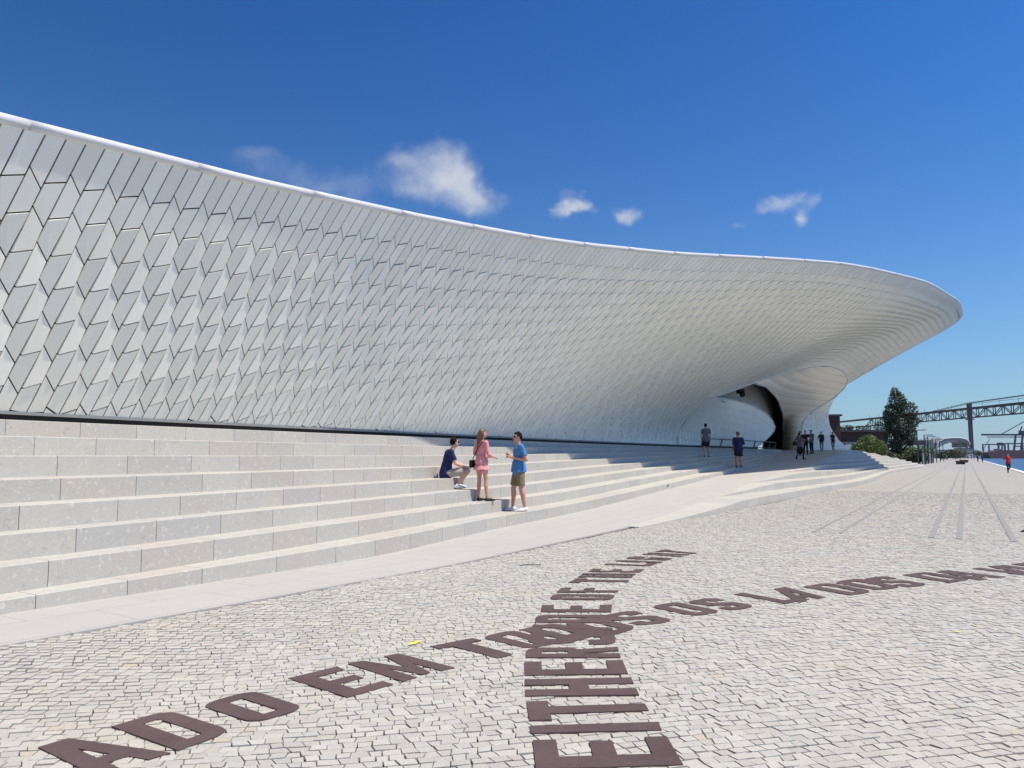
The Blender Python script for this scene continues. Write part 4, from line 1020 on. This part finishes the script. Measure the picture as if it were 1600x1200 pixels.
    m = MB(); m.bar((-12,8,18),(8,8,18),1.6); m.bar((-12,-8,18),(8,-8,18),1.6); m.bar((-12,8,4),(8,8,18),1.1); m.build('brace', MT['crane'], o)
    m = MB(); m.box((-2,0,38.5),(9,7,5)); m.build('machine_house', MT['crane'], o)
    o = empty('quay_crane', (806, 1180, -2.3), label='second blue crane behind the first, at the right edge of the photo', cat='crane')
    for x0, x1 in ((-14,-8),(10,6)): m = MB(); m.bar((x0,0,0),(x1,0,34),2.4); m.build('leg', MT['crane'], o)
    m = MB(); m.bar((-30,0,36),(36,0,36),2.6); m.bar((-4,0,36),(2,0,60),2); m.bar((-26,0,37),(2,0,60),1); m.build('boom', MT['crane'], o)
    o = empty('jib_crane', (918, 1500, -2), label='thin pale jib crane leaning right just beyond the bridge pier', cat='crane')
    m = MB(); m.bar((0,0,0),(0,0,16),1.6); m.build('tower', MT['concrete'], o); m = MB(); m.bar((-2,0,14),(13,0,36),1.0); m.build('jib', MT['concrete'], o)
    m = MB(); m.box((60,0,0),(1,1,1))
    mesh_obj('far_shore', [(860,1900,-2.2),(1300,1900,-2.2),(1300,1900,6),(1000,1900,4),(860,1900,10),(860,2100,10),(1300,2100,6),(1300,2100,-2.2),(860,2100,-2.2)],
             [(0,1,2,3,4),(4,3,2,6,5),(1,7,6,2)], MT['land'], kind='structure')
background()

# ------------------------------------------------------------------ haze in the air
hm = bpy.data.materials.new('air_haze'); hm.use_nodes = True; hn = hm.node_tree; hn.nodes.clear()
pv = hn.nodes.new('ShaderNodeVolumePrincipled'); pv.inputs['Color'].default_value = (.80, .88, 1, 1); pv.inputs['Density'].default_value = .00004; pv.inputs['Anisotropy'].default_value = .2
ho = hn.nodes.new('ShaderNodeOutputMaterial'); hn.links.new(pv.outputs[0], ho.inputs['Volume'])
m = MB(); m.box((0, 0, 0), (22000, 22000, 135)); hz_ = m.build('haze', hm, None, kind='stuff'); hz_.location = (0, 0, 135/2-5.3)

# ------------------------------------------------------------------ people
def prim(M_, kind, *a):
    if kind in ('cap', 'fru'):
        p0, r0, p1, r1 = Vector(a[0]), a[1], Vector(a[2]), a[3]; fl = a[4] if len(a) > 4 else None
        ax = (p1-p0); L = ax.length; ax.normalize(); u = ax.cross(Vector((0,1,0)))
        if u.length < .15: u = ax.cross(Vector((1,0,0)))
        u.normalize(); w = ax.cross(u); n = 12; rings = []
        if kind == 'cap':
            for k in range(4): t = -90+k*30; rings.append((p0+ax*(r0*math.sin(R(t))), r0*math.cos(R(t))+.0005))
            for k in range(4): t = k*30; rings.append((p1+ax*(r1*math.sin(R(t))), r1*math.cos(R(t))+.0005))
        else: rings = [(p0, r0), (p1, r1)]
        vs = []; fs = []
        for c, r in rings:
            for k in range(n):
                t = 2*math.pi*k/n; q = u*math.cos(t)*r+w*math.sin(t)*r
                if fl: q = Vector((q.x*fl[0], q.y*fl[1], q.z*(fl[2] if len(fl) > 2 else 1)))
                vs.append(c+q)
        for i in range(len(rings)-1):
            for k in range(n): k2 = (k+1) % n; fs.append((i*n+k, i*n+k2, (i+1)*n+k2, (i+1)*n+k))
        fs.append(tuple(range(n))[::-1]); b = (len(rings)-1)*n; fs.append(tuple(b+k for k in range(n)))
        M_.add(vs, fs)
    else:
        c, rr = Vector(a[0]), a[1]; n = 14; m_ = 9; vs = []; fs = []
        for i in range(m_+1):
            t = math.pi*i/m_
            for k in range(n): f = 2*math.pi*k/n; vs.append(c+Vector((rr[0]*max(.02, math.sin(t))*math.cos(f), rr[1]*max(.02, math.sin(t))*math.sin(f), rr[2]*math.cos(t))))
        for i in range(m_):
            for k in range(n): k2 = (k+1) % n; fs.append((i*n+k, i*n+k2, (i+1)*n+k2, (i+1)*n+k))
        fs.append(tuple(range(n))); fs.append(tuple(m_*n+k for k in range(n))[::-1]); M_.add(vs, fs)
def skin_of(name, prims, vox, mat, parent, sm=4, scale=1, fold=0):
    M_ = MB()
    for p in prims: prim(M_, *p)
    me = bpy.data.meshes.new(name); me.from_pydata([tuple(Vector(v)*scale) for v in M_.v], [], M_.f); me.update()
    bm = bmesh.new(); bm.from_mesh(me); bmesh.ops.recalc_face_normals(bm, faces=bm.faces); bm.to_mesh(me); bm.free()
    o = bpy.data.objects.new(name, me); COL.objects.link(o)
    r = o.modifiers.new('r', 'REMESH'); r.mode = 'VOXEL'; r.voxel_size = vox; r.use_smooth_shade = True
    s = o.modifiers.new('s', 'SMOOTH'); s.iterations = sm; s.factor = .5
    if fold:
        tx = bpy.data.textures.new('folds', 'CLOUDS'); tx.noise_scale = .11; tx.noise_depth = 2
        d = o.modifiers.new('d', 'DISPLACE'); d.texture = tx; d.strength = fold; d.mid_level = .5
    dg = bpy.context.evaluated_depsgraph_get(); ev = o.evaluated_get(dg); m2 = bpy.data.meshes.new_from_object(ev)
    bpy.data.objects.remove(o); m2.name = name
    m2.materials.clear(); return link(name, m2, MT[mat], parent)
def stand(**k):
    J = dict(pelvis=(0,0,.95), waist=(0,.0,1.10), chest=(0,0,1.29), neck=(0,-.01,1.47), head=(0,.025,1.63), hipR=(.09,0,.92), hipL=(-.09,0,.92), kneeR=(.10,.02,.50), kneeL=(-.10,.02,.50),
             ankR=(.11,-.03,.09), ankL=(-.11,-.03,.09), shR=(.18,-.01,1.42), shL=(-.18,-.01,1.42), elR=(.23,-.05,1.14), elL=(-.23,-.05,1.14), wrR=(.22,.04,.90), wrL=(-.22,.04,.90),
             toeR=(.02,.17), toeL=(-.02,.17), look=(0,1,0))
    J.update(k); return {a: (Vector(b) if len(b) == 3 else b) for a, b in J.items()}
def person(loc, heading, label, J, top, bottom, shoes, hair, H=1.78, long_hair=False, female=False, legs='shorts', vox=.016, skin='skin', glasses=False, sleeves='short', fingers=False, extra=None, group=None):
    rz = math.atan2(heading[1], heading[0])-math.pi/2
    root = empty('person', loc, rz, label=label, cat='person', group=group); sc = H/1.76
    f = .86 if female else 1.0; B = []
    look = J['look'].normalized(); hd = J['head']; side = look.cross(Vector((0,0,1))).normalized()
    B.append(('ell', hd, (.072,.088,.108))); B.append(('cap', hd+look*.035-Vector((0,0,.06)), .048, hd+look*.03-Vector((0,0,.03)), .06))
    B.append(('cap', hd+look*.085+Vector((0,0,.015)), .010, hd+look*.105-Vector((0,0,.02)), .014)); B.append(('cap', hd+look*.08-Vector((0,0,.055)), .016, hd+look*.082-Vector((0,0,.06)), .016))
    for q in (-1, 1): B.append(('cap', hd+side*.073*q+Vector((0,0,.015)), .012, hd+side*.073*q-Vector((0,0,.025)), .010))
    B.append(('cap', J['neck']-Vector((0,0,.06)), .060*f, hd-Vector((0,0,.05)), .050*f))
    B.append(('cap', J['chest'], .12*f, J['pelvis'], .11*f, (1.15,.8)))
    B.append(('cap', J['shR'], .05*f, J['shL'], .05*f)); B.append(('cap', J['hipR'], .09*f, J['hipL'], .09*f))
    for q in 'RL':
        sh, el, wr = J['sh'+q], J['el'+q], J['wr'+q]
        B.append(('cap', sh, .050*f, el, .038*f)); B.append(('cap', el, .039*f, el.lerp(wr, .35), .038*f)); B.append(('cap', el.lerp(wr, .35), .038*f, wr, .026*f))
        d = (wr-el).normalized(); hdv = J.get('hand'+q, d).normalized(); sx = hdv.cross(Vector((0,0,1))); sx = sx.normalized() if sx.length > .2 else Vector((1,0,0))
        B.append(('cap', wr, .027*f, wr+hdv*.07, .033*f, (1,1,.8)))
        if fingers:
            dn = Vector((0,0,-1)) if abs(hdv.z) < .7 else Vector((0,1,0))
            for i, ln in enumerate((.068,.078,.073,.056)):
                a = wr+hdv*.085+sx*(.024-.016*i); k1 = a+hdv*ln*.55; k2 = k1+(hdv*.5+dn*.8).normalized()*ln*.5
                B.append(('cap', a-hdv*.03, .0095, k1, .0085)); B.append(('cap', k1, .0085, k2, .0075))
            t = wr+hdv*.03+sx*.028; B.append(('cap', t, .012, t+(sx+hdv*1.2).normalized()*.055, .009))
        else: B.append(('cap', wr+hdv*.08, .03*f, wr+(hdv*.12+Vector((0,0,-.01))), .018*f)); B.append(('cap', wr+hdv*.03+sx*.02, .012, wr+hdv*.07+sx*.035, .010))
        hp, kn, an = J['hip'+q], J['knee'+q], J['ank'+q]
        B.append(('cap', hp, .088*(1 if not female else .96), kn, .056*f)); B.append(('cap', kn, .055*f, kn.lerp(an, .35)-Vector((0,.012,0)), .062*f)); B.append(('cap', kn.lerp(an, .35)-Vector((0,.012,0)), .058*f, an, .036*f))
        tx, ty = J['toe'+q]; B.append(('cap', an-Vector((0,0,.045)), .036, an+Vector((tx*.6,ty*.7,-.055)), .030, (1,1,.8)))
    skin_of('body', B, vox*.75 if fingers else vox, skin, root, 2, sc)
    # top
    T = []
    if top:
        c, p, w = J['chest'], J['pelvis'], J['waist']
        T += [('cap', c+Vector((0,.005,.02)), .145*f, w, .128*f, (1.18,.86)), ('cap', w, .128*f, p-Vector((0,0,.06)), .150*f, (1.32,.98)), ('cap', J['shR'], .066*f, J['shL'], .066*f), ('cap', c+Vector((0,0,.09)), .10*f, J['neck']-Vector((0,0,.055)), .062*f, (1.3,.9))]
        if p.z > .5: T += [('fru', w, .135*f, p-Vector((0,0,.085 if not female else .03)), .172*f, (1.3,1.05))]
        if female: T += [('cap', c+Vector((.065,.075,-.01)), .06, c+Vector((-.065,.075,-.01)), .06)]
        for q in 'RL':
            sh, el, wr = J['sh'+q], J['el'+q], J['wr'+q]
            if sleeves == 'short': T += [('cap', sh, .062*f, sh.lerp(el, .35), .06*f), ('fru', sh.lerp(el, .1), .062*f, sh.lerp(el, .72), .066*f)]
            else: T += [('cap', sh, .062*f, el, .052*f), ('fru', el, .052*f, el.lerp(wr, .9 if sleeves == 'long' else .45), .045*f if sleeves == 'long' else .065)]
        skin_of('top', T, vox, top, root, 4, sc, fold=.014)
    Bt = []
    if legs == 'skirt':
        p = J['pelvis']; Bt += [('cap', p+Vector((0,0,.08)), .12, p, .14, (1.15,.95)), ('fru', p+Vector((0,0,.02)), .14, p-Vector((0,0,.20)), .215, (1.1,.95))]
    else:
        Bt += [('cap', J['hipR'], .100*f, J['hipL'], .100*f), ('cap', J['pelvis'], .108*f, J['pelvis']+Vector((0,0,.03)), .108*f, (1.15,.92))]
        for q in 'RL':
            hp, kn, an = J['hip'+q], J['knee'+q], J['ank'+q]
            if legs == 'shorts': Bt += [('fru', hp+(hp-kn)*.02, .104*f, hp.lerp(kn, .52 if female else .86), .094*f), ('cap', hp, .1*f, hp.lerp(kn, .5), .085*f)]
            else: Bt += [('cap', hp, .10*f, kn, .070*f), ('cap', kn, .070*f, an, .054*f)]
    skin_of({'shorts':'shorts','skirt':'skirt','trousers':'trousers'}[legs], Bt, vox, bottom, root, 3, sc, fold=.010)
    Hh = [('ell', hd-look*.022+Vector((0,0,.026)), (.080,.088,.102)), ('cap', hd+look*.045+Vector((0,0,.085)), .035, hd-look*.02+Vector((0,0,.09)), .05)]
    if long_hair:
        bk = -look
        Hh += [('cap', hd+bk*.05, .075, hd+bk*.085-Vector((0,0,.17)), .062), ('cap', hd+bk*.085-Vector((0,0,.17)), .062, hd+bk*.105-Vector((0,0,.36)), .035), ('cap', hd+side*.06+bk*.01, .035, hd+side*.07+bk*.03-Vector((0,0,.22)), .025), ('cap', hd-side*.06+bk*.01, .035, hd-side*.07+bk*.03-Vector((0,0,.25)), .03)]
    skin_of('hair', Hh, vox*.8, hair, root, 2, sc, fold=.008)
    for q in 'RL':
        an = J['ank'+q]; tx, ty = J['toe'+q]; low = .02
        S_ = [('cap', an+Vector((-tx*.2,-ty*.25,-.045)), .043, an+Vector((tx*.5,ty*.55,-.050)), .040, (1,1,.9)), ('cap', an+Vector((tx*.4,ty*.4,-.052)), .042, an+Vector((tx*.95,ty*.95,-.058)), .030, (1.1,1,.8))]
        if shoes == 'shoe': S_.append(('cap', an+Vector((0,-.005,-.02)), .047, an+Vector((0,.02,-.04)), .047))
        skin_of('shoe', S_, vox*.8, shoes, root, 1, sc)
    if glasses:
        M_ = MB(); e = hd+look*.082+Vector((0,0,.018))
        for q in (-1, 1): a = (e+side*.035*q)*sc; M_.tube([a-look*.01, a+look*.010], .026, 10); M_.bar(a+side*.02*q, (hd+side*.078*q+Vector((0,0,.02)))*sc, .008)
        M_.bar((e+side*.02)*sc, (e-side*.02)*sc, .008); M_.build('sunglasses', MT['lens'], root)
    if extra: extra(root, sc, J)
    return root
def ground_z(s, n):
    for k in range(8, 0, -1):
        if n >= n_k(k, s) and s < 66.5: return z_k(k, s)
    if n >= n_e(s): return z_k(0, s, n)+.007
    return zg(s, n)+.002
# man in blue T-shirt
def phone(root, sc, J):
    M_ = MB(); p = (J['wrR']+Vector((-.02,.07,.03)))*sc; M_.box(p, (.07,.012,.14)); M_.build('phone', MT['lens'], root)
person(W(15.15, 8.74, z_k(1, 15.15)), (-.95, -.28), 'standing young man in blue T-shirt and khaki shorts, facing left',
       stand(elL=(-.25,-.10,1.13), wrL=(-.08,.17,1.18), elR=(.25,-.04,1.14), wrR=(.06,.19,1.21), handL=(.35,.6,.3), handR=(-.3,.5,.5), ankL=(-.13,-.10,.09), ankR=(.12,.10,.09), kneeR=(.11,.09,.50), kneeL=(-.12,-.02,.50), toeL=(-.07,.17), look=(.0,1,-.05)),
       'blue', 'khaki', 'shoe', 'hair_dark', H=1.79, glasses=True, fingers=True, vox=.014, extra=phone)
def bag(root, sc, J):
    M_ = MB(); M_.box(Vector((-.24,-.04,.90))*sc, (.09,.20,.17)); M_.build('shoulder_bag', MT['blackcloth'], root)
    M_ = MB(); M_.tube([Vector(p)*sc for p in ((.13,.06,1.42),(.135,-.02,1.475),(.10,-.115,1.40),(-.02,-.150,1.22),(-.15,-.145,1.04),(-.22,-.08,.97))], .011, 6); M_.build('bag_strap', MT['blackcloth'], root)
    M_ = MB(); M_.box((J['wrR']+Vector((.0,.10,.0)))*sc, (.06,.13,.015), .3); M_.build('phone', MT['white'], root)
    M_ = MB(); c = J['pelvis']
    for k in range(28):
        t = 2*math.pi*k/28; r0 = (.145*1.15*math.cos(t), .145*.95*math.sin(t)); r1 = ((.205+.014*math.sin(5*t))*1.06*math.cos(t), (.19+.014*math.sin(5*t))*math.sin(t))
        M_.v += [tuple((Vector((r0[0], r0[1], c.z-.07)))*sc), tuple(Vector((r1[0], r1[1], c.z-.185+.012*math.sin(7*t)))*sc)]
    for k in range(28): a = 2*k; b = 2*((k+1) % 28); M_.f.append((a, a+1, b+1, b))
    M_.build('frill', MT['pink'], root, smooth=True)
person(W(14.42, 9.27, z_k(2, 14.42)), (.72, .69), 'long-haired woman in pink playsuit seen from behind, black shoulder bag at her hip',
       stand(ankR=(.19,.02,.09), kneeR=(.13,.03,.50), ankL=(-.11,.02,.09), kneeL=(-.09,.01,.5), elR=(.24,.0,1.13), wrR=(.18,.22,1.06), handR=(-.1,1,-.1), elL=(-.22,-.04,1.15), wrL=(-.12,.17,1.10), toeR=(.11,.15), look=(.45,.9,0)),
       'pink', 'pink', 'blackcloth', 'hair_brown', H=1.60, long_hair=True, female=True, sleeves='elbow', fingers=True, vox=.014, skin='skin', extra=bag)
# seated man, legs folded in front of him
sit = stand(pelvis=(0,0,.13), waist=(0,.03,.29), chest=(0,.08,.47), neck=(0,.13,.64), head=(.0,.20,.79), hipR=(.09,.02,.11), hipL=(-.09,.02,.11), kneeR=(.14,.49,.16), kneeL=(-.12,.52,.15), ankR=(.12,.25,-.14), ankL=(-.10,.32,-.14),
            shR=(.18,.10,.59), shL=(-.18,.12,.59), elR=(.22,.20,.32), elL=(-.22,.26,.34), wrR=(.12,.42,.25), wrL=(-.10,.46,.25), handR=(-.2,1,-.1), handL=(.2,1,-.1), toeR=(.03,.17), toeL=(0,.17), look=(-.35,1,-.05))
person(W(14.18, 10.08, z_k(4, 14.18)), (.97, .22), 'dark-haired man in navy polo shirt and beige shorts, sitting on the steps facing right',
       sit, 'navy', 'beige', 'shoe', 'hair_dark', H=1.76, glasses=True, fingers=True, vox=.014, skin='skin_pale')
# people in the shade of the overhang
def standing(s, n, heading, label, H, top, bottom, **k):
    kw = dict(shoes='blackcloth', hair='hair_dark', vox=.026); kw.update(k); J = kw.pop('J', None) or stand()
    person(W(s, n, ground_z(s, n)), heading, label, J, top, bottom, H=H, **kw)
standing(39.9, 11.7, (.2, 1), 'man in grey-blue shirt and dark shorts on the shaded steps, leftmost under the overhang', 1.76, 'greycloth', 'blackcloth', J=stand(ankR=(.12,.16,.09), ankL=(-.10,-.12,.09), kneeR=(.11,.12,.50)))
standing(37.3, 9.36, (.1, 1), 'fair-haired person in dark blue jacket on the shaded steps, a companion just behind', 1.72, 'navy', 'blackcloth', hair='hair_brown', sleeves='elbow', J=stand(elR=(.27,.02,1.16), wrR=(.12,.18,1.18), elL=(-.27,.02,1.16), wrL=(-.12,.18,1.18)))
standing(38.4, 9.68, (.4, .9), 'dark figure half hidden behind the fair-haired person on the shaded steps', 1.72, 'navy', 'blackcloth')
standing(50.7, 8.95, (.75, .5), 'woman with legs apart and bag at her hip, nearest of the entrance group', 1.68, 'greycloth', 'blackcloth', legs='trousers', J=stand(ankR=(.24,.05,.09), ankL=(-.26,-.02,.09), kneeR=(.16,.05,.5), kneeL=(-.18,.02,.5), elL=(-.34,-.02,1.18), wrL=(-.24,.06,.98)), female=True,
         extra=lambda r, sc, J: (lambda M_: (M_.box((-.33,0,1.0),(.14,.26,.26)), M_.build('bag', MT['blackcloth'], r)))(MB()))
standing(57.5, 10.05, (-.6, -.6), 'dark-clothed man directly behind the woman with the bag', 1.74, 'blackcloth', 'blackcloth', legs='trousers')
standing(60.2, 10.6, (.4, -.9), 'slim dark figure partly hidden between the two men of the entrance group', 1.70, 'blackcloth', 'blackcloth', legs='trousers')
standing(59.0, 10.0, (-.3, -.9), 'broad-shouldered man in black in the middle of the group at the entrance', 1.78, 'blackcloth', 'blackcloth', legs='trousers', J=stand(elR=(.32,.04,1.18), elL=(-.32,.04,1.18), wrR=(.18,.18,1.1), wrL=(-.18,.18,1.1)))
standing(61.4, 9.98, (-.9, -.3), 'man in violet-grey shirt on the right of the standing group, turned left', 1.80, 'greycloth', 'blackcloth', legs='trousers')
standing(69.2, 10.45, (-.2, -.95), 'dark-coated person stepping out beside the white flank of the building', 1.62, 'blackcloth', 'greycloth', legs='trousers', sleeves='long', J=stand(ankR=(.1,.22,.09), ankL=(-.1,-.18,.12), elR=(.28,.1,1.16), wrR=(.36,.2,1.0)))
standing(70.6, 9.75, (.1, -.95), 'long-haired figure in black walking alone, rightmost of the people at the entrance', 1.58, 'blackcloth', 'blackcloth', legs='trousers', long_hair=True, female=True, J=stand(ankR=(.08,.2,.09), ankL=(-.08,-.2,.12)))
run = stand(ankR=(.09,.20,.09), kneeR=(.10,.20,.52), ankL=(-.10,-.42,.34), kneeL=(-.10,.05,.50), elR=(.27,-.16,1.20), wrR=(.24,.08,1.16), elL=(-.27,.02,1.16), wrL=(-.16,.26,1.26), toeL=(-.0,.12))
person(W(79.5, -3.12, 0), (-.35, -.94), 'jogger in a red top and dark leggings running towards the camera beside the river edge', run, 'red', 'blackcloth', 'blackcloth', 'hair_dark', H=1.70, legs='trousers', vox=.022, sleeves='elbow')
for i, (b, d, lab, col) in enumerate(((.6035,175,'left one of two dark walkers on the far promenade by the river edge','blackcloth'),(.6095,170,'right one of two dark walkers on the far promenade by the river edge','blackcloth'),
        (.5615,260,'left of two tiny walkers beyond the lamp posts','blackcloth'),(.5635,255,'right of two tiny walkers beyond the lamp posts','greycloth'),(.5745,300,'tiny dark walker left of the small round tree','blackcloth'),
        (.5905,330,'tiny walker in front of the white van','greycloth'),(.5955,320,'tiny dark walker right of the white van','blackcloth'),(.5990,280,'tiny lone walker between the pier and the pair by the river','blackcloth'))):
    person(far(b, 0, d)-Vector((0,0,CAMZ)), (.2, -1), lab, stand(ankR=(.1,.16,.09), ankL=(-.1,-.16,.12)), col, 'blackcloth', 'blackcloth', 'hair_dark', H=1.75, legs='trousers', vox=.05, sleeves='long')

# ------------------------------------------------------------------ small things on the setts
m = MB(); p = W(9.3, 5.2, .012); m.tube([p+Vector((-.13,0,0)), p+Vector((0,.01,.012)), p+Vector((.12,.03,.002)), p+Vector((.16,.06,.01))], .006, 5)
m.build('twig', MT['bark'], None, label='thin dark twig lying on the setts left of the crossing words', cat='twig')
m = MB(); p = W(18.4, -.96, .0); m.tube([p+Vector((-.13,-.02,.012)), p+Vector((0,0,.03)), p+Vector((.24,.0,.03)), p+Vector((.33,.02,.012))], [.01,.035,.04,.012], 6)
m.build('small_dark_shape', MT['black'], None, label='small dark shape lying at the right edge by the granite band', cat='scrap')  # low dark lump on the paving, nature left open
m = MB(); c = W(25.6, n_k(1, 25.6)-.008, z_k(0, 25.6)+.13); m.bar(c+W(-.07,0,-.02), c+W(.07,0,.03), .012, .035)
m.build('wall_mark', MT['black'], None, label='small dark slotted mark on the lowest riser of the steps', cat='vent')
